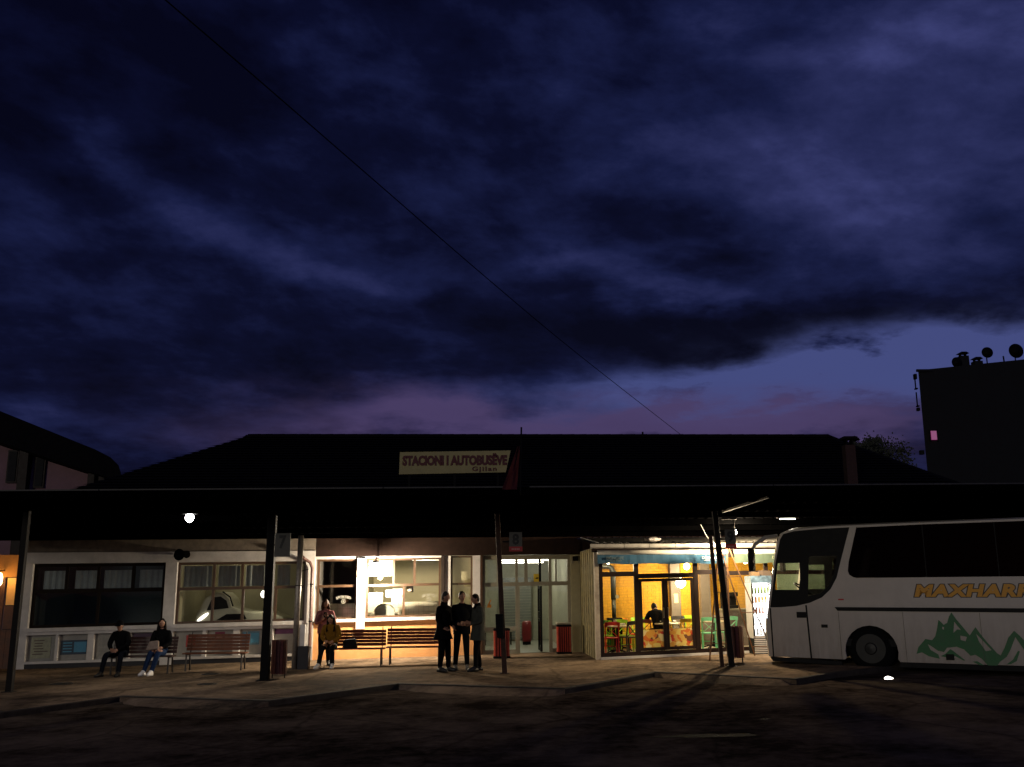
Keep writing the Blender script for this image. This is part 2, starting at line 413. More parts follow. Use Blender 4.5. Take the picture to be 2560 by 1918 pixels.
# ------------------------------------------------------------------ ground
KERB = .10
xs = [-600, -60, -16, -8, 2, 4, 6.5, 12, 60, 600]; ys = [-300, 0, 8, 14, 20, 40, 120, 1200]
mb = MB()
for i, x in enumerate(xs):
    for y in ys: mb.v.append(Vector((x, y, g(x) - KERB)))
ny = len(ys)
for i in range(len(xs) - 1):
    for j in range(ny - 1):
        mb.f.append((i * ny + j, (i + 1) * ny + j, (i + 1) * ny + j + 1, i * ny + j + 1)); mb.mi.append(0)
props(mb.build('road', m_asphalt), kind='structure')
TEETH = [(-26, 18.5), (-15.6, 17.2), (-13.4, 20.1), (-9.09, 17.8), (-7.86, 20.0), (-4.52, 18.46), (-2.44, 21.04), (.97, 19.17), (3.08, 21.89), (5.44, 19.29), (9.53, 22.73), (12.2, 19.9), (16.5, 23.3), (30, 21)]
def front(x):
    for (a, ya), (b, yb) in zip(TEETH, TEETH[1:]):
        if x <= b: return ya + (yb - ya) * (x - a) / (b - a)
    return TEETH[-1][1]
cut = sorted(set([t[0] for t in TEETH] + [-16, 2, 6.5] + [-26 + .4 * i for i in range(141)]))
cut = [x for x in cut if x <= 30]
jit = random.Random(3)
edge = [(x, front(x) + jit.uniform(-.025, .025)) for x in cut]
def ramp(x):      # between the teeth the pavement runs out in a worn ramp
    for (p, yp), (q, yq) in zip(TEETH, TEETH[1:]):
        if p <= x <= q: return .95 * max(0., sin(pi * (x - p) / (q - p))) ** .5 if yq < yp else 0.
    return 0.
top = MB(); kb = MB()
KW = .16
for (a, ya), (b, yb) in zip(edge, edge[1:]):
    top.quad((a, ya + KW, g(a)), (b, yb + KW, g(b)), (b, 48, g(b)), (a, 48, g(a)))
    oa, ob = ramp(a), ramp(b)
    kb.quad((a, ya - oa, g(a) - KERB - .03), (b, yb - ob, g(b) - KERB - .03), (b, yb, g(b) - .012), (a, ya, g(a) - .012), 1 if oa + ob > .35 else 0)
    kb.quad((a, ya, g(a) - .012), (b, yb, g(b) - .012), (b, yb + .02, g(b) + .006), (a, ya + .02, g(a) + .006))
    kb.quad((a, ya + .02, g(a) + .006), (b, yb + .02, g(b) + .006), (b, yb + KW + .02, g(b) + .006), (a, ya + KW + .02, g(a) + .006))
    kb.quad((a, ya + KW + .02, g(a) + .006), (b, yb + KW + .02, g(b) + .006), (b, yb + KW + .02, g(b) - .05), (a, ya + KW + .02, g(a) - .05))
plat = props(top.build('platform', m_concrete), kind='structure')
kb.build('kerb', [m_kerb, m_concrete], plat)

m_water = mat('rain_water', (.008, .008, .008), .75, var=.0, spec=.05)
m_water.node_tree.nodes['Principled BSDF'].inputs['IOR'].default_value = 1.12
def puddle(x, y, rx, ry, seed, label):
    r = random.Random(seed); n = 22; z = lambda px: g(px) - KERB + .004
    pts = []
    for k in range(n):
        a = 2 * pi * k / n; q = 1 + .28 * sin(2 * a + seed) + .16 * sin(5 * a + seed * 2) + r.uniform(-.08, .08)
        pts.append((x + rx * q * cos(a), y + ry * q * sin(a)))
    mb = MB(); mb.add([(x, y, z(x))] + [(px, py, z(px)) for px, py in pts], [(0, 1 + k, 1 + (k + 1) % n) for k in range(n)])
    props(mb.build('puddle', m_water), kind='structure')
puddle(2.6, 13.6, .60, .16, 3, ''); puddle(3.7, 14.9, .10, .05, 5, ''); puddle(10.9, 19.3, .8, .3, 11, '')
# drain covers and dark tar patches on the platform
m_iron = mat('cast_iron', (.02, .018, .016), .5, metal=.6, var=.4, scale=30)
def cover(px, py, r, label):
    z = g(px)
    o = root('drain_cover', label, 'drain cover', (px, py, z)); MBc = MB()
    MBc.lathe([(r, -.02), (r, .006), (r * .93, .010)], (0, 0, 0), 20); loc_build(MBc, 'cover_plate', m_iron, o)
    b = MB()
    for k in range(-2, 3): b.box(-r * .6, r * .6, k * r * .3 - .012, k * r * .3 + .012, .009, .016)
    loc_build(b, 'rib', m_iron, o)
for i, (px, py, r, lb) in enumerate([(-10.55, 23.3, .28, 'round iron drain cover on the platform nearest the left edge'), (-7.55, 24.9, .24, 'small round iron cover in front of the empty wooden bench'),
        (-6.8, 22.2, .22, 'round iron drain cover on the platform left of the bay seven post')]):
    cover(px, py, r, lb)

# ------------------------------------------------------------------ station building
st = root('station_building', 'long low bus station building with white window bays, ticket windows and dark hipped roof', 'building', fpt(-4, 0, 0), TH)
def S(name, m, f, **k):
    mb = MB(); f(mb); return mb.build(name, m, st, frame=FAC, wp=True, **k)
T = .26                               # wall thickness
def wall(name, m, x0, x1, z0, z1, y0=0., y1=T, n=None):
    return S(name, m, lambda b: b.lbox(x0, x1, y0, y1, z0, z1, n or max(1, int((x1 - x0) / .6))))
BASE = -.55
# white framed bays on the left
wall('pillar', m_white, -14.21, -14.0, BASE, 2.74, -.05); wall('pillar', m_white, -10.20, -9.87, BASE, 2.74, -.05); wall('pillar', m_white, -6.13, -5.86, BASE, 2.78, -.05)
wall('beam', m_white, -14.21, -5.86, 2.742, 3.02, -.07); wall('upper_wall', m_greystrip, -14.3, -5.86, 3.022, 3.60, -.04)
for a, b in ((-14.0, -10.2), (-9.87, -6.13)):
    wall('window_sill', m_white, a, b, 1.02, 1.125, -.11, .2)
    wall('wall_base', m_plinth, a, b, BASE, .13, -.03)
    wall('wall_rail', m_white, a, b, .132, .20, -.045)
    wall('wall_rail', m_white, a, b, .93, 1.018, -.045)
    wall('case_back', mat('case_back_board', (.30, .29, .26), .8, var=.12), a, b, .202, .928, .10, .14)
for a, b in ((-13.18, -13.10), (-12.28, -12.10), (-11.16, -11.08), (-9.03, -8.92), (-8.15, -7.97), (-7.10, -7.0)):
    wall('case_divider', m_white, a, b, .202, .928, -.04, .12, 1)
# ticket window bay
wall('lower_wall', m_peach, -5.86, -2.16, BASE, 1.045); wall('lower_wall', m_peach, -2.05, -1.0, BASE, 1.045, .01)
wall('window_sill', m_white, -5.80, -2.17, 1.047, 1.135, -.085, .2); wall('window_sill', m_white, -1.86, -1.21, 1.047, 1.13, -.08, .2)
wall('pillar', m_white, -4.62, -4.37, .84, 2.80, -.10); wall('pillar', mat('dark_pillar_paint', (.022, .013, .010), .5), -2.15, -2.052, BASE, 2.85, -.06)
wall('pillar', m_white, -2.05, -1.87, 1.047, 2.85, -.02); wall('pillar', m_white, -1.21, -.99, 1.047, 2.85, -.03)
wall('pillar', m_brownf, -.985, -.92, BASE, 2.85, -.04)
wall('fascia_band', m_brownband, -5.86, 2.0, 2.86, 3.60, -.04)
wall('header', m_white, -5.86, -4.37, 2.785, 2.858, -.02); wall('header', m_white, -4.37, -2.15, 2.80, 2.858, -.02)
wall('pillar', mat('door_side_plaster', (.30, .27, .16), .8), 1.72, 2.0, BASE, 2.85, -.02)

def window(x0, x1, z0, z1, xb, zb, m, y=.06, fr=.05, gm=None, depth=.07, name='window', skip=()):
    """frame > mullions, transoms, one pane per field"""
    f = MB()
    f.lbox(x0, x1, y, y + depth, z0, z0 + fr, 6); f.lbox(x0, x1, y, y + depth, z1 - fr, z1, 6)
    f.box(x0, x0 + fr, y + .001, y + depth - .001, z0 + fr, z1 - fr); f.box(x1 - fr, x1, y + .001, y + depth - .001, z0 + fr, z1 - fr)
    w = f.build(name, m, st, frame=FAC, wp=True)
    MB().lbox(x0 + fr, x1 - fr, y - .006, y + depth - .006, zb - fr * .6, zb + fr * .6, 6).build('transom', m, w, frame=FAC, wp=True)
    rows = ((z0 + fr, zb - fr * .6, xb[0]), (zb + fr * .6, z1 - fr, xb[1]))
    for ri, (za, zc, bars) in enumerate(rows):
        ed = [x0 + fr] + list(bars) + [x1 - fr]
        for q in bars:
            MB().box(q - fr * .55, q + fr * .55, y - .003, y + depth - .003, za, zc).build('mullion', m, w, frame=FAC, wp=True)
        for a, b in zip(ed, ed[1:]):
            a2 = a + (fr * .55 if a != ed[0] else 0); b2 = b - (fr * .55 if b != ed[-1] else 0)
            MB().box(a2, b2, y + depth * .5, y + depth * .5 + .006, za, zc).build('pane', gm or m_glass, w, frame=FAC, wp=True)
    return w
m_darkwood = mat('dark_window_wood', (.010, .006, .004), .7, var=.3, spec=.1)
wA = window(-13.99, -10.21, 1.127, 2.735, ((-12.1,), (-13.05, -12.15, -11.15)), 2.04, m_darkwood, fr=.075)
wB = window(-9.86, -6.14, 1.127, 2.735, ((-8.82, -7.95, -7.0), (-8.82, -8.0, -7.18)), 2.04, m_brownf, fr=.065)
wC = window(-5.80, -4.63, 1.137, 2.782, ((), ()), 2.04, m_brownf, fr=.055)
wD = window(-4.36, -2.16, 1.137, 2.798, ((-3.25,), (-3.56, -2.94)), 2.04, m_brownf, fr=.06)
wE = window(-1.86, -1.22, 1.132, 2.845, ((), ()), 2.04, m_brownf, fr=.05)
m_print = mat('white_vinyl_print', (.30, .29, .25), .8, var=.05, spec=.1)
for w, cx, num in ((wC, -5.02, '4'), (wD, -3.42, '4'), (wD, -2.50, '2'), (wE, -1.52, '1')):
    text('SPORTELI', m_print, w, FAC, cx, .075, 1.74, width=.43, size=.1, bold=.0, arc=.04, wp=True)
    if num == '1': continue
    text(num, m_print, w, FAC, cx, .075, 1.62, height=.07, size=.07, bold=.001, wp=True)
    rg = MB(); k = 20
    rg.add([(cx + r * cos(2 * pi * i / k), .072, 1.62 + r * sin(2 * pi * i / k)) for r in (.062, .052) for i in range(k)], [(i, (i + 1) % k, k + (i + 1) % k, k + i) for i in range(k)])
    rg.build('number_ring', m_print, w, frame=FAC, wp=True)
m_net = mat('counter_tiles', (.50, .48, .36), .4, var=.1)
# ---- rooms behind the glass
m_roomwall = mat('cream_room_wall', (.34, .31, .19), .85, var=.06)
m_ceil = mat('room_ceiling', (.55, .53, .45), .9, var=.05)
m_floor = mat('grey_terrazzo', (.26, .27, .23), .35, var=.2, scale=20)
def room(x0, x1, y1, mw_, z1=2.9, fl=None):
    wall('room_wall', mw_, x0, x1, -.3, z1, y1, y1 + .1); wall('room_wall', mw_, x0 - .08, x0, -.3, z1, T + .002, y1, 1); wall('room_wall', mw_, x1, x1 + .08, -.3, z1, T + .002, y1, 1)
    wall('ceiling', m_ceil, x0, x1, z1, z1 + .06, T + .002, y1); wall('room_floor', fl or m_floor, x0, x1, -.06, .004, T + .002, y1 - .002)
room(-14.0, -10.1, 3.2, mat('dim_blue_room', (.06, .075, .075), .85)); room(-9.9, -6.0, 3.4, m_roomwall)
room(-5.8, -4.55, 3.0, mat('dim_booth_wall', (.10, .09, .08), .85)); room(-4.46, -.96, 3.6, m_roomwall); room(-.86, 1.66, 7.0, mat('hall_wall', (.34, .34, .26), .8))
# ceiling tubes (lit) in the rooms
def tube_lamp(name, label, s0, s1, y, z, watts, col, estr):
    p = fpt((s0 + s1) / 2, y, z); r = root(name, label, 'lamp', p, TH)
    MB().box(s0, s1, y - .06, y + .06, z + .022, z + .06).build('lamp_housing', m_white, r, frame=FAC, wp=True)
    MB().tube([(s0 + .02, y, z), (s1 - .02, y, z)], .018, 8).build('tube', emis(name + '_glow%d' % estr, col, estr), r, frame=FAC, wp=True, smooth=True)
    lamp('tube_light', fpt((s0 + s1) / 2, y, z - .05), watts, col, .15, r)
W_COOL = (1, .93, .70)
tube_lamp('ceiling_tube', 'ceiling tube lamp inside the ticket office behind the right ticket window', -3.1, -2.2, 1.4, 2.78, 42, W_COOL, 6)
tube_lamp('ceiling_tube', 'ceiling tube lamp in the room behind the second white window bay', -9.2, -8.2, 2.4, 2.74, 11, W_COOL, 3)
tube_lamp('ceiling_tube', 'nearer ceiling tube lamp above the entrance hall', -.3, 1.3, 1.6, 2.74, 45, (1, .96, .74), 9)
tube_lamp('ceiling_tube', 'farther ceiling tube lamp deep inside the entrance hall', -.3, 1.3, 4.6, 2.74, 62, (1, .96, .74), 9)
lamp('room_light', fpt(-12, 2.2, 2.6), 2.0, (.8, .95, 1), .1, st)
# office contents: tiled counter front, shelf, picture frame
cn = root('ticket_counter', 'cream tiled ticket counter standing behind the ticket windows', 'counter', fpt(-3, 1.0, 0), TH)
for i in range(15):
    for j in range(5):
        MB().box(-4.4 + i * .155, -4.4 + i * .155 + .146, 1.2, 1.22, .82 + j * .145, .82 + j * .145 + .136).build('tile', m_net, cn, frame=FAC, wp=True)
MB().box(-4.42, -2.07, 1.222, 1.6, .0, 1.545).build('counter_body', mat('grout', (.30, .28, .2), .9), cn, frame=FAC, wp=True)
c2 = root('ticket_counter', 'dim tiled ticket counter behind the leftmost dark ticket window', 'counter', fpt(-5.2, 1.0, 0), TH)
for i in range(8):
    for j in range(5):
        MB().box(-5.78 + i * .152, -5.78 + i * .152 + .14, 1.2, 1.22, .82 + j * .145, .82 + j * .145 + .133).build('tile', m_net, c2, frame=FAC, wp=True)
MB().box(-5.79, -4.57, 1.222, 1.5, .0, 1.545).build('counter_body', MATS['grout'], c2, frame=FAC, wp=True)
# ticket hatch hood seen through the pane
hd = root('speaking_hatch', 'grey rounded speaking hatch on the counter behind the ticket glass', 'hatch', fpt(-3.85, .9, 1.13), TH)
MB().prism([(-4.13 + .0, 1.14)] + [(-3.84 + .30 * cos(a), 1.30 + .2 * sin(a)) for a in [pi - pi * k / 12 for k in range(13)]] + [(-3.55, 1.14)], .55, .8).build('hood', mat('grey_green_metal', (.20, .22, .18), .5), hd, frame=FAC, wp=True)
MB().tube([(-3.84 + .31 * cos(a), .54, 1.30 + .21 * sin(a)) for a in [pi - pi * k / 12 for k in range(13)]], .015, 6).build('rim', m_alu, hd, frame=FAC, wp=True)
pf = root('framed_picture', 'small brown framed notice hanging inside the ticket office', 'picture', fpt(-3.0, .5, 1.95), TH)
MB().box(-3.19, -2.99, .40, .42, 1.83, 2.0).build('frame', m_brownf, pf, frame=FAC, wp=True); MB().box(-3.16, -3.02, .39, .399, 1.86, 1.97).build('print', mat('notice_print', (.6, .58, .45), .8), pf, frame=FAC, wp=True)
cb = root('filing_shelf', 'olive shelf with papers behind the narrow ticket window by the entrance', 'shelf', fpt(-1.5, 1.4, 0), TH)
MB().box(-1.62, -1.0, 1.5, 1.9, 0, 1.1).box(-1.45, -1.0, 1.5, 1.9, 1.95, 2.2).build('cabinet', mat('olive_board', (.22, .19, .08), .7), cb, frame=FAC, wp=True)
MB().box(-1.55, -1.36, 1.48, 1.49, 2.15, 2.42).box(-1.3, -1.1, 1.48, 1.49, 1.6, 1.8).build('paper', mat('yellowed_paper', (.40, .36, .22), .9), cb, frame=FAC, wp=True)
# paper sheets on the ticket glass
m_paper = mat('white_paper', (.80, .79, .76), .9, var=.03)
for x0, x1, z0, z1, lb in ((-4.28, -3.87, 1.56, 1.84, 'white paper sheet taped to the ticket glass nearest the white pillar'), (-3.78, -3.60, 1.71, 1.90, 'small white paper sheet taped to the ticket glass between two larger sheets'),
        (-3.60, -3.30, 1.545, 1.925, 'tall white paper sheet taped to the ticket glass beside the brown mullion')):
    o = root('paper_sheet', lb, 'paper', fpt(x0, .09, z0), TH, 'sheets taped to the ticket windows')
    MB().box(x0, x1, .080 + (.003 if x0 > -3.65 else 0), .083 + (.003 if x0 > -3.65 else 0), z0, z1).build('sheet', m_paper, o, frame=FAC, wp=True)
# curtains in the upper panes of the white bays
m_curt = mat('pale_curtain', (.24, .27, .25), .9, var=.1)
def curtain(x0, x1, z0, z1, lb, m=m_curt):
    mb = MB(); n = int((x1 - x0) / .035)
    for i in range(n):
        a, b = x0 + (x1 - x0) * i / n, x0 + (x1 - x0) * (i + 1) / n
        ya, yb = .19 + .022 * sin(i * 1.3), .19 + .022 * sin((i + 1) * 1.3)
        mb.quad((a, ya, z0), (b, yb, z0), (b, yb, z1), (a, ya, z1))
    o = props(mb.build('curtain', m, None, frame=FAC, wp=True, smooth=True), lb, 'curtain', 'curtains in the upper panes')
for x0, x1, lb in ((-13.75, -13.16, 'first'), (-12.85, -12.24, 'second'), (-12.02, -11.24, 'third'), (-11.0, -10.34, 'fourth')):
    curtain(x0, x1, 2.10, 2.56, lb + ' grey curtain from the left in the dark window bay', mat('grey_curtain', (.30, .36, .35), .9))
for x0, x1, lb in ((-9.72, -8.9, 'wide grey curtain in the top left pane of the second white bay'), (-8.72, -8.08, 'grey curtain in the second top pane of the second white bay'), (-7.92, -7.26, 'grey curtain behind the bay seven post'), (-7.0, -6.62, 'pale curtain in the rightmost top pane by the steel pipe')):
    curtain(x0, x1, 2.09, 2.64, lb)
# reflected vehicle in the second bay's glass, modelled as a solid front indoors
m_car_reflection = mat('pale_car_paint', (.42, .40, .28), .35, var=.1, coat=.4)
cr_ = root('car', 'pale rounded car front with a bright headlight seen in the second white window bay', 'car', fpt(-8.9, 1.2, 0), TH)
prof = [(-9.55, .25), (-9.6, .9), (-9.5, 1.35), (-9.3, 1.75), (-9.0, 1.95), (-8.75, 1.93), (-8.55, 1.75), (-8.45, 1.52), (-8.1, 1.42), (-7.3, 1.36), (-6.9, 1.2), (-6.85, .4), (-7.0, .25)]
MB().prism(prof, .95, 2.3).build('body', m_car_reflection, cr_, frame=FAC, wp=True, bevel=.06)
MB().prism([(-9.2, 1.45), (-9.05, 1.80), (-8.80, 1.82), (-8.62, 1.7), (-8.55, 1.5)], .93, .949).build('window', mat('car_dark_glass', (.02, .02, .018), .1), cr_, frame=FAC, wp=True)  # window of the modelled car reflection
MB().tube([(-8.75, .93, 1.95), (-8.52, .93, 1.80), (-8.42, .93, 1.55)], .022, 6).build('seal', m_black, cr_, frame=FAC, wp=True)
MB().prism([(-9.3 + .15 * cos(a) * .9 + .09 * sin(a), 1.27 + .10 * sin(a) + .06 * cos(a)) for a in [2 * pi * k / 16 for k in range(16)]], .90, .95).build('headlight', emis('headlight_glow', (1, .98, .9), 3), cr_, frame=FAC, wp=True)
MB().prism([(-8.9, 1.18), (-8.6, 1.34), (-8.1, 1.34), (-8.0, 1.2), (-8.2, 1.15)], .93, .949).build('grille', m_black, cr_, frame=FAC, wp=True)
gb = root('globe_lamp', 'round white globe lamp glowing in the second white window bay', 'lamp', fpt(-7.55, .8, 1.9), TH)
MB().lathe([(.01, -.1), (.07, -.075), (.10, 0), (.07, .075), (.02, .1)], (-7.47, .7, 1.86), 14).build('globe', emis('globe_glow', (1, .95, .82), 5), gb, frame=FAC, wp=True, smooth=True)
MB().tube([(-7.47, .7, 1.95), (-7.47, .7, 2.88)], .008, 6).build('rod', m_black, gb, frame=FAC, wp=True)
lamp('globe_light', fpt(-7.47, .7, 1.7), 9, (1, .93, .72), .1, gb)

# posters in the notice cases
POST = [(-13.9, -13.35, .28, .86, (.30, .30, .20), 'pale yellow timetable sheet in the leftmost notice case', 'lines'), (-13.06, -12.32, .36, .76, (.015, .04, .07), 'dark blue poster in the second notice case from the left', 'blue'),
        (-12.06, -11.3, .25, .90, (.26, .25, .22), 'plain grey sheet in the notice case behind the man with the cap', ''), (-11.04, -10.4, .72, .9, (.05, .02, .05), 'dark purple strip poster behind the seated pair', ''),
        (-9.52, -9.25, .47, .80, (.42, .035, .03), 'red poster in the notice case left of the empty bench', 'red'), (-8.70, -8.42, .64, .87, (.16, .012, .04), 'maroon poster in the notice case above the empty bench', 'red'),
        (-7.92, -7.42, .48, .86, (.10, .20, .26), 'light blue poster in the notice case behind the bay seven post', 'blue'), (-6.98, -6.45, .76, .9, (.10, .02, .08), 'purple strip poster beside the steel pipe post', '')]
for x0, x1, z0, z1, c, lb, kind in POST:
    o = root('poster', lb, 'poster', fpt(x0, .09, z0), TH)
    mm = mat('poster_%d' % int(abs(x0) * 100), c, .6, var=.25, scale=9)
    MB().box(x0, x1, .088, .095, z0, z1).build('sheet', mm, o, frame=FAC, wp=True)
    r = random.Random(x0); ink = MB()
    if kind == 'lines':
        for k in range(6): ink.box(x0 + .05 + r.uniform(0, .1), x1 - r.uniform(.05, .25), .084, .087, z1 - .1 - k * .075, z1 - .075 - k * .075)
    elif kind == 'blue':
        ink.box(x0 + (x1 - x0) * .5, x1 - .02, .084, .087, z0 + .06, z1 - .05)
        for k in range(4): ink.box(x0 + .06, x0 + (x1 - x0) * .42, .084, .087, z0 + .07 + k * .08, z0 + .10 + k * .08)
    elif kind == 'red':
        ink.box(x0 + .05, x1 - .06, .084, .087, z0 + .08, z0 + .12); ink.box(x0 + .08, x1 - .1, .084, .087, z1 - .09, z1 - .06)
    if ink.v: ink.build('print', mat('poster_ink_' + kind, {'lines': (.10, .06, .05), 'blue': (.08, .28, .42), 'red': (.6, .45, .40)}[kind], .7), o, frame=FAC, wp=True)

# ---- entrance: painted aluminium frames
ef = MB()
for a, b in ((-.92, -.84), (1.62, 1.715)): ef.box(a, b, .02, .12, -.3, 2.85)
ef.lbox(-.84, 1.62, .021, .119, 2.72, 2.85, 4); ef.lbox(-.84, 1.62, .018, .122, 1.94, 2.06, 4)
en = ef.build('entrance_frame', m_alu, st, frame=FAC, wp=True)
for x, w, z0, z1, m in ((-.48, .05, 2.06, 2.72, m_alu), (.10, .08, 2.06, 2.72, m_alu), (.38, .10, 2.06, 2.72, m_alu), (.80, .07, 2.06, 2.72, m_black), (1.10, .08, 2.06, 2.72, m_alu), (1.28, .05, 2.06, 2.72, m_alu),
        (-.40, .05, 0, 1.94, m_alu), (.12, .13, 0, 1.94, m_alu), (1.10, .10, 0, 1.94, m_alu)):
    MB().box(x - w / 2, x + w / 2, .03, .11, z0, z1).build('mullion', m, en, frame=FAC, wp=True)
for a, b in ((-.84, -.505), (-.455, .06), (.14, .33), (.43, .765), (.835, 1.06), (1.14, 1.255), (1.305, 1.62)):
    MB().box(a, b, .068, .074, 2.06, 2.72).build('pane', m_glass, en, frame=FAC, wp=True)
for a, b in ((-.84, -.425), (-.375, .055), (1.15, 1.62)):
    MB().box(a, b, .068, .074, .78, 1.94).build('pane', m_glass, en, frame=FAC, wp=True)
    MB().box(a, b, .04, .10, .66, .78).build('rail', m_alu, en, frame=FAC, wp=True)
    MB().box(a, b, .068, .074, .12, .66).build('lower_pane', m_glass, en, frame=FAC, wp=True)
    MB().box(a, b, .045, .095, -.1, .12).build('bottom_rail', m_alu, en, frame=FAC, wp=True)
# open door leaf: dark frame swung inwards
dl = S('door_leaf', m_black, lambda b: [b.box(.80, .86, .14, .20, .03, 1.93), b.box(.80, .86, 1.0, 1.06, .03, 1.93), b.box(.81, .85, .2, 1.0, .03, .12), b.box(.81, .85, .2, 1.0, .88, .97), b.box(.81, .85, .2, 1.0, 1.85, 1.93)])
MB().box(.827, .833, .2, 1.0, .12, 1.85).build('pane', m_glass, dl, frame=FAC, wp=True)
MB().tube([(.78, .25, .98), (.74, .25, .98), (.74, .25, 1.18), (.78, .25, 1.18)], .012, 6).build('handle', m_alu, dl, frame=FAC, wp=True)
# roller shutters at the back of the hall
sh = root('roller_shutter', 'grey slatted roller shutter at the back of the entrance hall', 'shutter', fpt(.5, 6.6, 0), TH)
m_shut = mat('shutter_metal', (.16, .17, .15), .5, metal=.3)
for k in range(22):
    MB().box(-.1, 1.0, 6.6, 6.63, .06 + k * .1, .06 + k * .1 + .088).build('slat', m_shut, sh, frame=FAC, wp=True)
hb = root('red_wheeled_bin', 'dark red plastic bin standing inside the open entrance', 'bin', fpt(.62, 2.6, 0), TH)
MB().lathe([(.17, .10), (.19, .2), (.20, .55), (.19, .72), (.14, .78)], (.66, 4.2, 0), 16, sx=.85, sy=.85).build('body', mat('red_bin_plastic', (.16, .008, .012), .35), hb, frame=FAC, wp=True, smooth=True)
MB().lathe([(.14, 0), (.14, .10)], (.66, 4.2, 0), 12).build('foot', m_black, hb, frame=FAC, wp=True)
hs = root('hall_bench', 'pale seat row standing along the back of the entrance hall', 'bench', fpt(-.3, 4.5, 0), TH)
MB().box(-.8, .2, 4.4, 4.8, .42, .47).build('seat', m_alu, hs, frame=FAC, wp=True)
for x in (-.75, .12): MB().box(x, x + .04, 4.42, 4.78, 0, .42).build('leg', m_black, hs, frame=FAC, wp=True)
# yellow sticker and orange pictogram on the entrance glass
sk = root('yellow_sticker', 'square yellow warning sticker on the upper entrance glass', 'sticker', fpt(.7, .06, 2.1), TH)
MB().box(.61, .79, .055, .062, 2.0, 2.29).build('sheet', mat('yellow_vinyl', (.55, .38, .02), .5), sk, frame=FAC, wp=True, bevel=.0)
MB().prism([(.65, 2.15), (.70, 2.19), (.76, 2.18), (.72, 2.14)], .050, .054).build('print', m_black, sk, frame=FAC, wp=True)
og = root('orange_sticker', 'small orange sticker on the left entrance pane', 'sticker', fpt(-.7, .06, 1.4), TH)
MB().prism([(-.79, 1.34), (-.66, 1.33), (-.65, 1.42), (-.71, 1.43), (-.65, 1.56), (-.68, 1.57), (-.76, 1.43)], .056, .062).build('sheet', mat('orange_vinyl', (.7, .25, .01), .5), og, frame=FAC, wp=True)

# ---- gutter downpipe at the corner of the ticket bay
dp = S('downpipe', mat('brown_downpipe', (.10, .05, .04), .4, var=.3), lambda b: b.tube([(-6.22, -.30, 2.86), (-6.15, -.22, 2.80), (-6.0, -.16, 2.70), (-5.93, -.14, 2.55), (-5.93, -.14, .3), (-5.99, -.22, .05)], .045, 10), smooth=True)
for z in (2.1, 1.1, .35): MB().lathe([(.055, -.02), (.055, .02)], (-5.93, -.14, z), 12).build('bracket', m_black, dp, frame=FAC, wp=True)

# ---- main roof (dark hipped roof)
ridgeL, ridgeR = (-10.02, 36, 7.57), (11.95, 36, 7.40); kL, kR = (-10.89, 36, 6.89), (12.9, 36, 6.98)
eFL, eFR, eBL, eBR = (-17.0, 28.4, 3.62), (17.5, 30.1, 3.62), (-17.0, 43.5, 3.62), (17.5, 45, 3.62)
rf = MB(); rf.add([ridgeL, ridgeR, kL, kR, eFL, eFR, eBL, eBR], [(0, 2, 4), (0, 4, 5), (0, 5, 1), (1, 5, 3), (2, 6, 4), (3, 5, 7), (0, 6, 2), (0, 1, 7), (0, 7, 6), (1, 3, 7)])
roof = rf.build('roof', m_tile, st)
tl = MB()      # ridge and hip caps, eaves board
for a, b in ((ridgeL, ridgeR), (ridgeL, kL), (kL, eFL), (ridgeR, kR), (kR, eFR)):
    a, b = Vector(a), Vector(b); n = max(2, int((b - a).length / .45))
    for i in range(n): tl.tube([a + (b - a) * (i / n), a + (b - a) * ((i + 1.04) / n)], [.088, .096], 8)
tl.build('ridge_cap', m_tile, roof, kind='stuff')
ta = MB()      # courses of tiles laid over the front slope, as low steps
A, Bv, C, D = Vector(eFL), Vector(eFR), Vector(ridgeR), Vector(ridgeL)
for k in range(34):
    f0, f1 = k / 34, (k + 1.12) / 34
    p0, p1 = A.lerp(D, f0), Bv.lerp(C, f0); q0, q1 = A.lerp(D, min(f1, 1)), Bv.lerp(C, min(f1, 1))
    up = Vector((0, -.02, .035))
    ta.quad(p0 + up * 1.6, p1 + up * 1.6, q1 + up * .35, q0 + up * .35)
ta.build('tile_course', m_tile, roof, kind='stuff')
ch = MB().box(10.95, 11.28, 31.35, 31.7, 4.6, 6.42).build('chimney', mat('dark_brick', (.045, .02, .016), .9, var=.4, scale=20, bump=.5), st)
for k in (0, 1): MB().box(11.0 + k * .2, 11.05 + k * .2, 31.4, 31.65, 6.42, 6.60).build('cap_leg', m_black, ch)
MB().prism([(10.80, 6.58), (10.92, 6.70), (11.32, 6.70), (11.44, 6.58), (11.3, 6.62), (10.94, 6.62)], 31.3, 31.75).build('cap', m_black, ch)
MB().box(4.9, 4.96, 35.9, 35.96, 7.45, 7.62).build('vent_pipe', m_black, st)
# back and end walls below the roof
S('back_wall', m_greystrip, lambda b: [b.lbox(-14.3, 15, 12.4, 12.6, BASE, 3.6, 10), b.box(-14.4, -14.28, .27, 12.4, BASE, 3.6), b.box(15, 15.15, .27, 12.4, BASE, 3.6)])
wall('ceiling_slab', m_soffit, -14.2, 15, 3.0, 3.06, .3, 12.3)
wall('upper_wall', m_brownband, 2.0, 15, 2.7, 3.60, -.03, T)

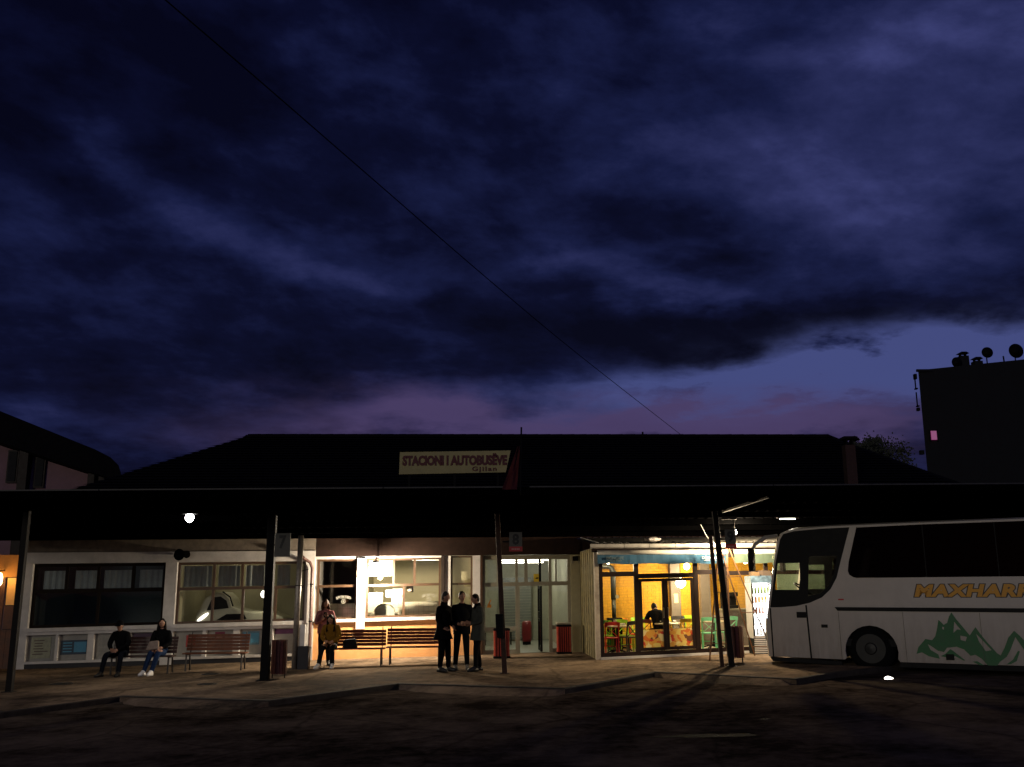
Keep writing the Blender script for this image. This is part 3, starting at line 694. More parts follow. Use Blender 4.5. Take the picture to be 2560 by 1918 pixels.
# ------------------------------------------------------------------ lit wooden doorway at the far left
sp = root('side_shop', 'brown wooden shop front with orange lit glass at the left edge', 'shop', fpt(-15.5, .2, 0), TH)
m_wood = mat('brown_wood', (.10, .035, .014), .6, var=.4, scale=5, bump=.1)
for k in range(22):
    x = -17.6 + k * .15
    if x > -14.3: break
    if -14.92 < x + .07 < -14.50: z0, z1 = -.5, 1.1
    else: z0, z1 = -.5, 2.95
    MB().box(x, x + .142, .32, .36, z0, z1).build('board', m_wood, sp, frame=FAC, wp=True)
MB().box(-15.2, -14.28, .3, .36, 2.42, 2.98).build('head_board', mat('orange_ochre_plaster', (.45, .20, .05), .8), sp, frame=FAC, wp=True)
MB().box(-14.86, -14.54, .30, .34, 1.12, 1.70).build('lower_panel', m_wood, sp, frame=FAC, wp=True)
MB().box(-14.85, -14.56, .33, .335, 1.72, 2.40).build('pane', mat('frosted_amber_glass', (.75, .42, .12), .5), sp, frame=FAC, wp=True)
MB().tube([(-14.40, .05, -.4), (-14.40, .05, 2.75)], .02, 8).build('conduit', m_alu, sp, frame=FAC, wp=True)
ol = root('wall_lamp', 'glowing orange lamp beside the wooden shop front at the left edge', 'lamp', fpt(-15.05, .1, 2.5), TH)
MB().lathe([(.03, -.16), (.075, -.10), (.085, .05), (.06, .14), (.02, .17)], (-14.96, .05, 2.36), 12).build('shade', emis('amber_glow', (1, .62, .2), 14), ol, frame=FAC, wp=True, smooth=True)
MB().tube([(-14.96, .32, 2.58), (-14.96, .05, 2.58), (-14.96, .05, 2.50)], .012, 6).build('arm', m_black, ol, frame=FAC, wp=True)
lamp('amber_light', fpt(-14.96, -.08, 2.36), 16, (1, .55, .18), .08, ol)

# ------------------------------------------------------------------ platform canopy
cp = root('platform_canopy', 'wide flat dark canopy on steel posts over the bus platform', 'canopy', (0, 22.7, g(0)), 0)
CF, CB = 20.0, 28.85
def und(y): return 3.89 + (3.40 - 3.89) * (y - CF) / (CB - CF)
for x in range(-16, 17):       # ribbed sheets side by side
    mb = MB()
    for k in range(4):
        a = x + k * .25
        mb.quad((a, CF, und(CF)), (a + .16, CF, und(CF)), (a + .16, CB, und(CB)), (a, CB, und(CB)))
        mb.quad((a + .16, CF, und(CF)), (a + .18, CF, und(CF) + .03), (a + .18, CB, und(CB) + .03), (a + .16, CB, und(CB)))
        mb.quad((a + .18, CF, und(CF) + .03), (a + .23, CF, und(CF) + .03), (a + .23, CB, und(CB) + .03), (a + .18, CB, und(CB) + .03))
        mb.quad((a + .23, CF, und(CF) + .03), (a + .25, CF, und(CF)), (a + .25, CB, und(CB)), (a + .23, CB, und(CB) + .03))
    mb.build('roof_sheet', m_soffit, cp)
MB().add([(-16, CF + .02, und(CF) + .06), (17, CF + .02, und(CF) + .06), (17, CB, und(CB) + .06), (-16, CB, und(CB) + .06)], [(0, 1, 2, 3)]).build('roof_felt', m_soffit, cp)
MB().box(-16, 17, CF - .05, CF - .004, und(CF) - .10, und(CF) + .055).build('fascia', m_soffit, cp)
m_flash = mat('dull_zinc_flashing', (.05, .047, .042), .6, metal=.2, var=.4, scale=8)
for a, b in ((-16, -8.6), (-8.58, -2.7), (-2.68, -.05), (.35, 5.4), (5.42, 11), (11.02, 17)):
    MB().box(a, b, CF - .06, CF + .06, und(CF) + .057, und(CF) + .085).build('flashing', m_flash, cp)
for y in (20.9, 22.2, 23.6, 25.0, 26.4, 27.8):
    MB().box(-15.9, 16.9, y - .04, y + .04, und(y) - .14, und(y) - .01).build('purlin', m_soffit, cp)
def post(x, y, w, lean=0., ztop=None, m=m_dsteel, name='post', foot=True):
    zt = ztop or und(y) - .12
    p = MB(); p.bar((x, y, g(x) - .05), (x - lean, y, zt), w, w, up=(0, 1, 0)); o = p.build(name, m, cp, bevel=.012)
    if foot: MB().box(x - w * .9, x + w * .9, y - w * .9, y + w * .9, g(x) - .02, g(x) + .012).build('foot_plate', m, o)
    return o
m_rust = mat('brown_steel', (.050, .024, .014), .6, var=.5, scale=12, spec=.2)
post(-10.92, 21.67, .13, -.02); post(-5.68, 22.77, .19, -.02, m=m_black); post(-.21, 22.79, .115, .16, m=m_rust); post(4.93, 22.57, .12, .22); post(4.72, 22.62, .085, .12, 3.05, m_rust)
post(15.2, 23.2, .15)
MB().bar((4.86, 22.35, 3.60), (5.42, 20.45, 3.76), .06, .05).build('strut', mat('grey_primer', (.085, .075, .06), .8), cp)
MB().box(4.84, 5.19, 22.42, 22.46, 3.42, 3.49).build('sign_arm', MATS['grey_primer'], cp)
# pale pipe post with black concrete shoe near the corner
pp = MB().tube([(-5.68, 25.77, g(-5.68) - .05), (-5.63, 25.77, 3.3)], .075, 12).build('pipe_post', mat('galvanised_pipe', (.24, .21, .18), .45, metal=.3, var=.35, scale=10), cp, smooth=True)
MB().lathe([(.09, -.01), (.09, .012)], (-5.64, 25.77, 2.0), 14).build('clamp', m_black, pp); MB().bar((-5.64, 25.77, 2.35), (-5.40, 25.77, 2.42), .02).build('hook', m_black, pp)
sh_ = MB(); sh_.box(-5.56, -5.28, 25.55, 25.85, g(-5.5) - .05, g(-5.5) + .58); sh_.build('concrete_shoe', m_plinth, cp, bevel=.02)
MB().box(-5.52, -5.40, 25.6, 25.72, g(-5.5) + .58, g(-5.5) + 1.12).build('bollard_post', m_white, cp)  # white upright added to stand for the lit end of the wall bay
# ------------------------------------------------------------------ signs
m_signcream = mat('faded_cream_sign', (.40, .34, .14), .7, var=.15, scale=3)
m_signred = mat('dull_red_paint', (.09, .004, .006), .6)
ss = root('station_sign', 'cream signboard with dark red station name standing on the canopy', 'sign', (-1.28, 21, und(21) + .06))
MB().add([(-2.49, 21, 4.36), (-.15, 21, 4.39), (-.04, 21, 4.87), (-2.48, 21, 4.85), (-2.49, 21.06, 4.36), (-.15, 21.06, 4.39), (-.04, 21.06, 4.87), (-2.48, 21.06, 4.85)],
    [(0, 1, 2, 3), (7, 6, 5, 4), (0, 4, 5, 1), (1, 5, 6, 2), (2, 6, 7, 3), (3, 7, 4, 0)]).build('board', m_signcream, ss)
text('STACIONI I AUTOBUSËVE', m_signred, ss, WORLD, -1.27, 20.992, 4.68, width=2.30, height=.27, size=.3, bold=.018)
text('Gjilan', m_signred, ss, WORLD, -.62, 20.992, 4.455, width=.54, height=.13, size=.15, bold=.004, spacing=1.25)
for x in (-2.3, -1.3, -.35): MB().box(x, x + .05, 21.062, 21.10, und(21) + .06, 4.8).build('leg', m_black, ss)
fp = root('flagpole', 'thin dark pole with a limp dark red flag on the canopy edge', 'flagpole', (.19, 19.93, 3.8))
MB().tube([(.16, 19.91, 3.80), (.19, 19.91, 5.21)], .018, 8).build('pole', m_black, fp)
fl = MB(); n = 12
for i in range(n):
    z0, z1 = 4.80 - i * .075, 4.80 - (i + 1) * .075
    w0, w1 = .05 + .022 * i, .05 + .022 * (i + 1)
    for k in range(5):
        def P(z, w, q, ii): return (.16 - w * q - .006 * ii, 19.90 - .03 - .035 * sin(q * 9 + ii * .4), z)
        fl.quad(P(z0, w0, k / 5, i), P(z0, w0, (k + 1) / 5, i), P(z1, w1, (k + 1) / 5, i + 1), P(z1, w1, k / 5, i + 1))
fl.build('flag', mat('dark_red_cloth', (.07, .006, .007), .9, var=.2), fp, smooth=True)
m_plate = mat('grey_sign_plate', (.085, .082, .07), .6, var=.15); m_num = mat('black_numeral', (.012, .012, .012), .6)
for num, x, z, w, h, y, lb in (('7', -5.36, 2.92, .36, .54, 22.60, 'bay sign'), ('8', .06, 2.96, .30, .44, 22.65, ''), ('9', 5.02, 2.975, .25, .44, 22.43, '')):
    o = root('bay_number_sign', {'7': 'grey bay number plate reading 7 on the thick black post', '8': 'grey bay number plate reading 8 with red strip on the middle post', '9': 'grey bay number plate reading 9 with red strip on the right posts'}[num], 'sign', (x, y, z - h / 2), 0, 'bay number signs')
    MB().box(x - w / 2, x + w / 2, y, y + .02, z - h / 2, z + h / 2).build('plate', m_plate, o)
    text(num, m_num, o, WORLD, x, y - .003, z + h * .12, height=h * .58, size=.3, bold=.012)
    st_ = MB().box(x - w / 2 - .004, x + w / 2 + .004, y - .006, y - .001, z - h / 2 - .004, z - h / 2 + h * .24).build('strip', m_plate if num == '7' else mat('sign_red', (.42, .02, .02), .5), o)
    if num != '7':
        sm = MB()
        for k in range(5): sm.box(x - w * .32 + k * w * .13, x - w * .32 + k * w * .13 + w * .09, y - .010, y - .007, z - h / 2 + h * .07, z - h / 2 + h * .15)
        sm.build('small_print', mat('strip_text', (.55, .3, .28), .6), o)
    MB().box(x - w / 2 - .15, x - w / 2, y + .004, y + .016, z - .02, z + .02).build('bracket', m_black, o)

# ------------------------------------------------------------------ lamps outside
def flood(name, label, p, aim, watts, col, estr, size=(.30, .22), spot=None):
    p = Vector(p); a = Vector(aim); d = (a - p).normalized()
    r = root(name, label, 'lamp', tuple(p)); q = d.to_track_quat('-Y', 'Z').to_matrix().to_4x4()
    fr = Matrix.Translation(p) @ q
    w, h = size
    MB().box(-w / 2, w / 2, .03, .10, -h / 2, h / 2).build('housing', m_black, r, frame=fr, bevel=.01)
    MB().box(-w / 2 + .02, w / 2 - .02, .012, .029, -h / 2 + .02, h / 2 - .02).build('lamp_face', emis(name + '_face_%d' % int(estr), col, estr), r, frame=fr)
    MB().bar((0, .07, h / 2), (0, .07, h / 2 + .18), .03).build('bracket', m_black, r, frame=fr)
    lamp('flood_light', p + d * .06, watts, col, .08, r, 'SPOT', spot or 165, aim)
    return r
cfl = root('canopy_lamp', 'bright white globe lamp hanging under the canopy above the left benches', 'lamp', (-7.56, 22.6, 3.6))
MB().lathe([(.02, -.10), (.07, -.07), (.10, 0), (.085, .06), (.03, .09)], (-7.56, 22.6, 3.56), 16).build('globe', emis('canopy_lamp_glow', (1, .97, .95), 40), cfl, smooth=True)
MB().lathe([(.17, 3.645), (.19, 3.65), (.05, 3.72)], (-7.56, 22.6, 0), 18).build('cap', m_black, cfl)
MB().tube([(-7.56, 22.6, 3.70), (-7.56, 22.6, und(22.6) + .01)], .012, 6).build('rod', m_black, cfl)
lamp('globe_light', (-7.56, 22.6, 3.42), 110, (1, .93, .86), .10, cfl, 'SPOT', 174, (-7.56, 22.6, 0))
# overexposed wall lamp above the ticket windows
wl = root('ticket_wall_lamp', 'glaring white wall lamp above the ticket windows beside the white pillar', 'lamp', fpt(-4.1, -.3, 2.75), TH)
MB().lathe([(.02, -.19), (.14, -.14), (.20, 0), (.16, .10), (.05, .15)], (-4.02, -.75, 2.50), 18).build('globe', emis('wall_lamp_glow', (1, .96, .88), 60), wl, frame=FAC, wp=True, smooth=True)
MB().tube([(-4.02, -.75, 2.70), (-4.02, -.75, 2.80), (-4.02, -.02, 2.80)], .018, 8).build('arm', m_black, wl, frame=FAC, wp=True)
MB().lathe([(.27, 2.655), (.28, 2.665), (.06, 2.71)], (-4.02, -.75, 0), 20).build('cap', m_alu, wl, frame=FAC, wp=True)
lamp('wall_lamp_light', fpt(-4.02, -.75, 2.26), 960, (1, .83, .60), .07, wl)
fm = root('window_film', 'white film sheet on the upper ticket pane glaring beside the wall lamp', 'film', fpt(-4.0, .08, 2.3), TH)  # white sheet added on the pane to carry the wall lamp's glare
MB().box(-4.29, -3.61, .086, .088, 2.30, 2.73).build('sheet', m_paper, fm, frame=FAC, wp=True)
# bare bulb above the cafe front
bl = root('bare_bulb', 'bare white bulb hanging on a wire by the top of the ladder', 'lamp', (5.70, 24.9, und(24.9)))
MB().lathe([(.012, -.075), (.035, -.05), (.04, -.015), (.022, .03), (.02, .06)], (5.70, 24.9, 3.27), 12).build('bulb', emis('bulb_glow', (1, .93, .8), 90), bl, smooth=True)
MB().tube([(5.70, 24.9, 3.33), (5.69, 24.9, 3.45), (5.72, 24.9, und(24.9) + .01)], .007, 6).build('cord', m_black, bl)
lamp('bulb_light', (5.70, 24.82, 3.16), 760, (1, .78, .50), .05, bl)
# shaded tube over the bus
tb = root('canopy_tube_lamp', 'thin lit tube lamp under the canopy above the white bus', 'lamp', (6.8, 24, 3.72))
MB().box(6.55, 7.1, 23.96, 24.04, 3.545, 3.60).build('housing', m_dsteel, tb); MB().tube([(6.62, 24, 3.530), (7.0, 24, 3.530)], .012, 8).build('tube', emis('tube_glow', (1, .95, .8), 14), tb)
lamp('tube_light', (6.8, 24, 3.45), 10, (1, .92, .75), .1, tb)
# horn loudspeaker on the beam between the white bays
hs_ = root('horn_loudspeaker', 'dark round horn loudspeaker fixed to the white beam between two bays', 'loudspeaker', fpt(-9.75, -.1, 2.9), TH)
MB().lathe([(.02, .02), (.05, -.03), (.08, -.12), (.15, -.22), (.155, -.23), (.06, -.14)], (-9.75, -.12, 2.93), 16, axis='Y').build('horn', m_black, hs_, frame=FAC, wp=True, smooth=True)
MB().lathe([(.05, -.02), (.09, -.06), (.1, -.14)], (-9.56, -.12, 2.94), 12, axis='Y').box(-9.78, -9.52, -.14, -.07, 2.99, 3.03).build('mount', m_black, hs_, frame=FAC, wp=True)
# twin spot on the cafe side
tw = root('twin_spot', 'small unlit twin spotlight beside the entrance at the plank wall', 'lamp', fpt(1.84, -.1, 2.7), TH)
MB().box(1.78, 1.95, -.06, -.022, 2.66, 2.80).build('box', m_black, tw, frame=FAC, wp=True)
for x in (1.78, 1.97): MB().lathe([(.03, -.06), (.045, -.12), (.045, -.14)], (x, -.02, 2.62), 12, axis='Y').build('spot_head', m_alu, tw, frame=FAC, wp=True)
# loose cable from the canopy to the cafe roof
def cable(name, label, pts, r, m):
    mb = MB(); P = [Vector(p) for p in pts]; out = []
    for i in range(len(P) - 1):
        for k in range(6):
            t = k / 6; p0, p1, p2, p3 = P[max(i - 1, 0)], P[i], P[i + 1], P[min(i + 2, len(P) - 1)]
            out.append(.5 * ((2 * p1) + (p2 - p0) * t + (2 * p0 - 5 * p1 + 4 * p2 - p3) * t * t + (3 * p1 - p0 - 3 * p2 + p3) * t ** 3))
    out.append(P[-1]); mb.tube(out, r, 6)
    return props(mb.build(name, m, None, smooth=True), label, 'cable')
cable('hanging_cable', 'pale cable hanging from the canopy down to the cafe roof edge', [(4.85, 25.3, 3.58), (4.95, 25.3, 3.38), (5.08, 25.3, 3.14), (5.35, 25.3, 2.93)], .009, mat('grey_cable', (.3, .29, .27), .7))

# ------------------------------------------------------------------ benches
m_redslat = mat('dark_red_bench_slat', (.075, .014, .009), .6, var=.3, scale=7, bump=.05, spec=.15)
m_woodslat = mat('brown_bench_slat', (.13, .045, .020), .6, var=.3, scale=7, bump=.05, spec=.2)
m_leg = mat('bench_leg_iron', (.035, .028, .022), .5, var=.3)
def bench(label, loc, rotz, L, m):
    o = root('bench', label, 'bench', loc, rotz, 'slatted benches on the platform')
    ends = (-L / 2 + .10, L / 2 - .10)
    for k in range(4): loc_build(MB().box(-L / 2, L / 2, -.42 + k * .105, -.42 + k * .105 + .09, .425, .455), 'seat_slat', m, o, bevel=.006)
    for k in range(5):
        z = .50 + k * .0835; y = -.02 + k * .022
        loc_build(MB().add([(-L / 2, y, z), (L / 2, y, z), (L / 2, y + .018, z + .075), (-L / 2, y + .018, z + .075), (-L / 2, y + .026, z - .004), (L / 2, y + .026, z - .004), (L / 2, y + .044, z + .071), (-L / 2, y + .044, z + .071)],
            [(0, 1, 2, 3), (7, 6, 5, 4), (0, 4, 5, 1), (1, 5, 6, 2), (2, 6, 7, 3), (3, 7, 4, 0)]), 'back_slat', m, o)
    for x in ends:
        loc_build(MB().bar((x, -.38, 0), (x, -.36, .42), .035), 'leg', m_leg, o); loc_build(MB().bar((x, .06, 0), (x, -.03, .42), .035), 'leg', m_leg, o)
        loc_build(MB().bar((x, -.40, .41), (x, .03, .41), .03), 'seat_bearer', m_leg, o); loc_build(MB().bar((x, .03, .40), (x, .145, .96), .03), 'back_stay', m_leg, o)
    return o
bench('dark brown slatted bench with two seated people in front of the notice cases', (-9.55, 25.75, g(-9.55)), TH, 1.62, mat('dark_bench_slat', (.05, .02, .014), .45, var=.3))
bench('empty brown slatted bench in front of the white notice cases', (-7.82, 26.25, g(-7.8)), TH, 1.62, m_woodslat)
bench('dark red slatted bench with a woman in mustard seated at its left end', (-4.17, 26.45, g(-4.1)), TH, 1.52, m_redslat)
bench('empty dark red slatted bench below the ticket windows', (-2.64, 26.52, g(-2.6)), TH, 1.48, m_redslat)

# ------------------------------------------------------------------ litter bins
m_binred = mat('red_bin_slat', (.42, .045, .018), .45, var=.25, scale=8); m_binbrown = mat('brown_bin_slat', (.13, .042, .026), .5, var=.35, scale=8)
def slat_bin(label, loc, r, z0, z1, m, n=14, square=False, group='slatted litter bins', lid=None):
    o = root('litter_bin', label, 'litter bin', loc, TH, group)
    h = z1 - z0
    if square:
        for sx, sy, ax in ((0, -1, 'x'), (0, 1, 'x'), (-1, 0, 'y'), (1, 0, 'y')):
            for k in range(6):
                a = -r * .88 + k * r * .352
                if ax == 'x': loc_build(MB().box(a - r * .11, a + r * .11, sy * r - .012, sy * r + .012, z0 + .05, z1 - .05), 'slat', m, o)
                else: loc_build(MB().box(sx * r - .012, sx * r + .012, a - r * .11, a + r * .11, z0 + .05, z1 - .05), 'slat', m, o)
        for z in (z0, z1 - .06):
            for s in (-1, 1):
                loc_build(MB().box(-r - .02, r + .02, s * (r + .02) - .012, s * (r + .02) + .012, z, z + .06), 'rail', m_dsteel, o)
                loc_build(MB().box(s * (r + .02) - .012, s * (r + .02) + .012, -r - .008, r + .008, z + .001, z + .059), 'rail', m_dsteel, o)
        loc_build(MB().box(-r + .02, r - .02, -r + .02, r - .02, z0 + .01, z1 - .08), 'liner', m_black, o)
        if lid: loc_build(MB().box(-r - .03, r + .03, -r - .03, r + .03, z1 + .002, z1 + .05), 'lid', lid, o, bevel=.012)
        for sx in (-1, 1):
            for sy in (-1, 1): loc_build(MB().box(sx * r * .95 - .015, sx * r * .95 + .015, sy * r * .95 - .015, sy * r * .95 + .015, 0, z0), 'leg', m_dsteel, o)
    else:
        for k in range(n):
            a = 2 * pi * k / n; q = Matrix.Rotation(a, 4, 'Z')
            loc_build(MB().add([q @ Vector(v) for v in ((-r * pi / n * .82, -r, z0), (r * pi / n * .82, -r, z0), (r * pi / n * .82, -r, z1), (-r * pi / n * .82, -r, z1), (-r * pi / n * .82, -r + .02, z0), (r * pi / n * .82, -r + .02, z0), (r * pi / n * .82, -r + .02, z1), (-r * pi / n * .82, -r + .02, z1))],
                [(0, 1, 2, 3), (7, 6, 5, 4), (0, 4, 5, 1), (1, 5, 6, 2), (2, 6, 7, 3), (3, 7, 4, 0)]), 'slat', m, o)
        for z in (z0 + .06, z1 - .1): loc_build(MB().lathe([(r * .93, z), (r * .93, z + .03)], (0, 0, 0), 20), 'hoop', m_dsteel, o)
        loc_build(MB().lathe([(r * .88, z0 + .02), (r * .9, z1 - .04), (r * .8, z1 - .05)], (0, 0, 0), 16), 'liner', m_black, o)
        for x in (-r * .8, r * .8): loc_build(MB().bar((x, 0, 0), (x, 0, z0 + .05), .025), 'leg', m_dsteel, o)
    return o
slat_bin('bright red slatted bin left of the entrance behind the standing man', fpt(-.42, -1.5, 0), .20, .0, .80, m_binred, square=True)
slat_bin('red slatted bin with pale lid right of the entrance by the plank wall', fpt(1.42, -.55, 0), .18, .0, .82, m_binred, square=True, lid=mat('pale_lid', (.4, .36, .26), .6))
slat_bin('brown round slatted bin on legs at the right posts beside the bus', (5.21, 23.4, g(5.2)), .20, .12, .84, m_binbrown)
slat_bin('brown round slatted bin half hidden behind the thick black post', (-5.47, 23.2, g(-5.4)), .18, .10, .86, m_binbrown)
pb = root('post_bin', 'black tin bin hung on the middle post', 'litter bin', (-.33, 22.70, 1.0), 0)
MB().prism([(-.42, 1.32), (-.24, 1.32), (-.24, .84), (-.28, .78), (-.36, .78), (-.40, .84)], 22.60, 22.74).build('body', m_black, pb, bevel=.012)
MB().bar((-.33, 22.74, 1.2), (-.27, 22.79, 1.2), .03).build('hook', m_black, pb)

# ------------------------------------------------------------------ cafe
CY = -3.3; XE = 11.4
cf = root('cafe_kiosk', 'glazed cafe annex with dark brown frames, plank side wall and yellow brick inside', 'kiosk', fpt(4.5, CY, 0), TH)
def K(name, m, f, parent=None, **k):
    mb = MB(); f(mb); return mb.build(name, m, parent or cf, frame=FAC, wp=True, **k)
m_plank = mat('weathered_plank', (.12, .095, .035), .85, var=.6, scale=4, bump=.3)
K('back_board', m_plinth, lambda b: b.box(2.03, 2.07, CY + .08, -.08, -.3, 2.95))
for k in range(20):
    y = CY + .10 + k * .157
    K('board', m_plank, lambda b: b.box(2.0 + .006 * (k % 3), 2.028, y, y + .148, -.4, 2.93))
K('corner_post', mat('peeling_white_post', (.42, .36, .28), .7, var=.3, scale=6), lambda b: b.box(1.98, 2.10, CY - .02, CY + .09, -.4, 2.9))
K('floor', mat('cafe_floor', (.26, .23, .17), .35, var=.15), lambda b: b.lbox(2.08, XE, CY + .08, -.12, -.04, .06, 10))
K('ceiling', mat('cafe_ceiling', (.5, .42, .28), .9), lambda b: b.lbox(2.08, XE, CY + .08, -.12, 2.72, 2.78, 8))
K('end_wall', m_plank, lambda b: b.box(XE, XE + .1, CY + .08, -.12, -.4, 2.8))
# yellow brick back wall
m_brick = mat('yellow_brick', (.60, .295, .012), .75, var=.2, scale=11, bump=.2)
K('mortar', mat('ochre_mortar', (.46, .24, .03), .9), lambda b: b.lbox(2.08, 8.6, -.10, -.06, -.3, 2.72, 8))
bw = MB(); r = random.Random(5)
for j in range(31):
    for i in range(28):
        x0 = 2.08 + i * .24 + (.12 if j % 2 else 0); x1 = min(x0 + .228, 8.59); z0 = .06 + j * .086
        pr = r.uniform(.0, .014)
        if x0 < 8.5: bw.box(x0, x1, -.113 - pr, -.10, z0, z0 + .074)
bw.build('brick', m_brick, cf, frame=FAC, wp=True, kind='stuff')
m_colm = mat('taupe_column', (.13, .10, .075), .7, var=.15)
K('column', m_colm, lambda b: b.box(4.64, 4.92, -.42, -.13, .06, 2.72)); K('column', m_colm, lambda b: b.box(5.54, 5.82, -.40, -.14, .06, 2.72))
# front frames
fz = .16
front_ = K('front_frame', m_darkf, lambda b: b.lbox(2.10, XE, CY, CY + .08, 2.62, 2.75, 10))
MB().lbox(2.10, XE, CY, CY + .08, .06, fz, 10).build('bottom_rail', m_darkf, front_, frame=FAC, wp=True)
for x, w in ((2.15, .10), (3.10, .12), (4.70, .12), (5.48, .12), (6.62, .10), (7.6, .1), (8.55, .1), (9.6, .1), (11.35, .1)):
    MB().box(x - w / 2, x + w / 2, CY - .012, CY + .082, fz, 2.62).build('mullion', m_darkf, front_, frame=FAC, wp=True)
for a, b, z0, z1 in ((2.20, 3.04, 2.14, 2.27), (3.16, 4.64, 2.07, 2.20), (4.76, 5.42, 2.14, 2.27), (5.54, 6.57, 2.10, 2.22), (6.67, 7.55, 2.1, 2.22), (7.65, 8.5, 2.1, 2.22), (8.6, 9.55, 2.1, 2.22), (9.65, 11.3, 2.1, 2.22)):
    MB().box(a, b, CY - .006, CY + .078, z0, z1).build('transom', m_darkf, front_, frame=FAC, wp=True)
    MB().box(a, b, CY + .036, CY + .042, z1, 2.62).build('pane', m_glass, front_, frame=FAC, wp=True)
    if a != 3.16: MB().box(a, b, CY + .036, CY + .042, fz, z0).build('pane', m_glass, front_, frame=FAC, wp=True)
# two door leaves with food pictures below
def printmat(name, seed):
    m = bpy.data.materials.new(name); m.use_nodes = True; t = m.node_tree; b = t.nodes['Principled BSDF']; b.inputs['Roughness'].default_value = .4
    tcn = t.nodes.new('ShaderNodeTexCoord'); v = t.nodes.new('ShaderNodeTexVoronoi'); v.inputs['Scale'].default_value = 11
    mp = t.nodes.new('ShaderNodeMapping'); mp.inputs['Location'].default_value = (seed, seed * .7, seed * 1.3)
    nz = t.nodes.new('ShaderNodeTexNoise'); nz.inputs['Scale'].default_value = 5; nz.inputs['Detail'].default_value = 3
    t.links.new(tcn.outputs['Object'], mp.inputs[0]); t.links.new(mp.outputs[0], nz.inputs['Vector'])
    mxv = t.nodes.new('ShaderNodeMixRGB'); mxv.inputs[0].default_value = .18; t.links.new(mp.outputs[0], mxv.inputs[1]); t.links.new(nz.outputs['Color'], mxv.inputs[2])
    t.links.new(mxv.outputs[0], v.inputs['Vector'])
    s = t.nodes.new('ShaderNodeSeparateColor'); t.links.new(v.outputs['Color'], s.inputs[0])
    r = t.nodes.new('ShaderNodeValToRGB'); r.color_ramp.interpolation = 'CONSTANT'
    e = r.color_ramp.elements; e[0].color = (.62, .36, .08, 1); e[0].position = 0; e[1].position = .25; e[1].color = (.55, .14, .02, 1)
    for p, c in ((.42, (.66, .50, .12, 1)), (.58, (.50, .04, .015, 1)), (.70, (.62, .30, .04, 1)), (.84, (.14, .05, .02, 1)), (.92, (.70, .58, .25, 1))):
        q = e.new(p); q.color = c
    t.links.new(s.outputs[0], r.inputs[0]); t.links.new(r.outputs[0], b.inputs['Base Color'])
    b.inputs['Emission Strength'].default_value = 0
    return m
for a, b, seed, hx in ((3.165, 3.86, 2.0, 3.80), (3.865, 4.635, 5.0, 3.92)):
    d = K('door', m_darkf, lambda q: [q.box(a, a + .075, CY + .004, CY + .074, fz + .01, 2.06), q.box(b - .075, b, CY + .004, CY + .074, fz + .01, 2.06), q.box(a + .075, b - .075, CY + .005, CY + .073, fz + .01, fz + .09), q.box(a + .075, b - .075, CY + .005, CY + .073, 1.98, 2.06)])
    K('pane', m_glass, lambda q: q.box(a + .075, b - .075, CY + .036, CY + .042, .70, 1.98), parent=d)
    K('food_picture', printmat('food_print_%d' % seed, seed), lambda q: q.box(a + .07, b - .07, CY + .028, CY + .044, fz + .09, .70), parent=d)
    K('handle', m_alu, lambda q: q.tube([(hx, CY, 1.0), (hx, CY - .05, 1.0), (hx, CY - .05, 1.25), (hx, CY, 1.25)], .011, 6), parent=d)
K('threshold', m_white, lambda b: b.lbox(2.10, XE, CY - .07, CY + .079, -.02, .058, 8)); K('base_strip', m_brownband, lambda b: b.lbox(2.10, XE, CY - .05, CY + .07, -.4, -.021, 8))
# corrugated roof of the annex, gutter in lengths
m_zinc = mat('zinc_sheet', (.52, .50, .46), .45, metal=.35, var=.2, scale=5)
for k in range(48):
    x = 1.9 + k * .2
    mb = MB()
    def zz(y): return 3.04 + (y - (CY - .25)) * .085
    for (a, b, h0, h1) in ((0, .10, 0, 0), (.10, .125, 0, .035), (.125, .175, .035, .035), (.175, .2, .035, 0)):
        y0, y1 = CY - .25, -.12
        mb.quad((x + a, y0, zz(y0) + h0), (x + b, y0, zz(y0) + h1), (x + b, y1, zz(y1) + h1), (x + a, y1, zz(y1) + h0))
    mb.build('roof_sheet', m_zinc, cf, frame=FAC, wp=False)
def strip_(name, m, x0, x1, prof):
    n = len(prof); b = MB(); b.v = [Vector((x, y, z)) for x in (x0, x1) for y, z in prof]
    b.f = [(i, i + 1, n + i + 1, n + i) for i in range(n - 1)] ; b.mi = [0] * (n - 1)
    return b.build(name, m, cf, frame=FAC)
for a, b in ((1.85, 2.75), (2.76, 3.42), (3.43, 4.12), (4.13, 5.6), (5.61, 7.2), (7.21, 8.8), (8.81, 11.5)):
    strip_('gutter', m_zinc, a, b, [(CY - .26, 3.02), (CY - .30, 3.02), (CY - .31, 2.94), (CY - .26, 2.905), (CY - .20, 2.92)])
K('eaves_board', m_darkf, lambda b: b.lbox(1.9, XE, CY - .16, CY - .10, 2.80, 3.0, 4))
MB().lathe([(.02, -.05), (.13, -.02), (.16, .03), (.06, .07)], (3.55, CY - .12, 3.13), 9, sx=1.5).build('torn_sheet', m_white, cf, frame=FAC)

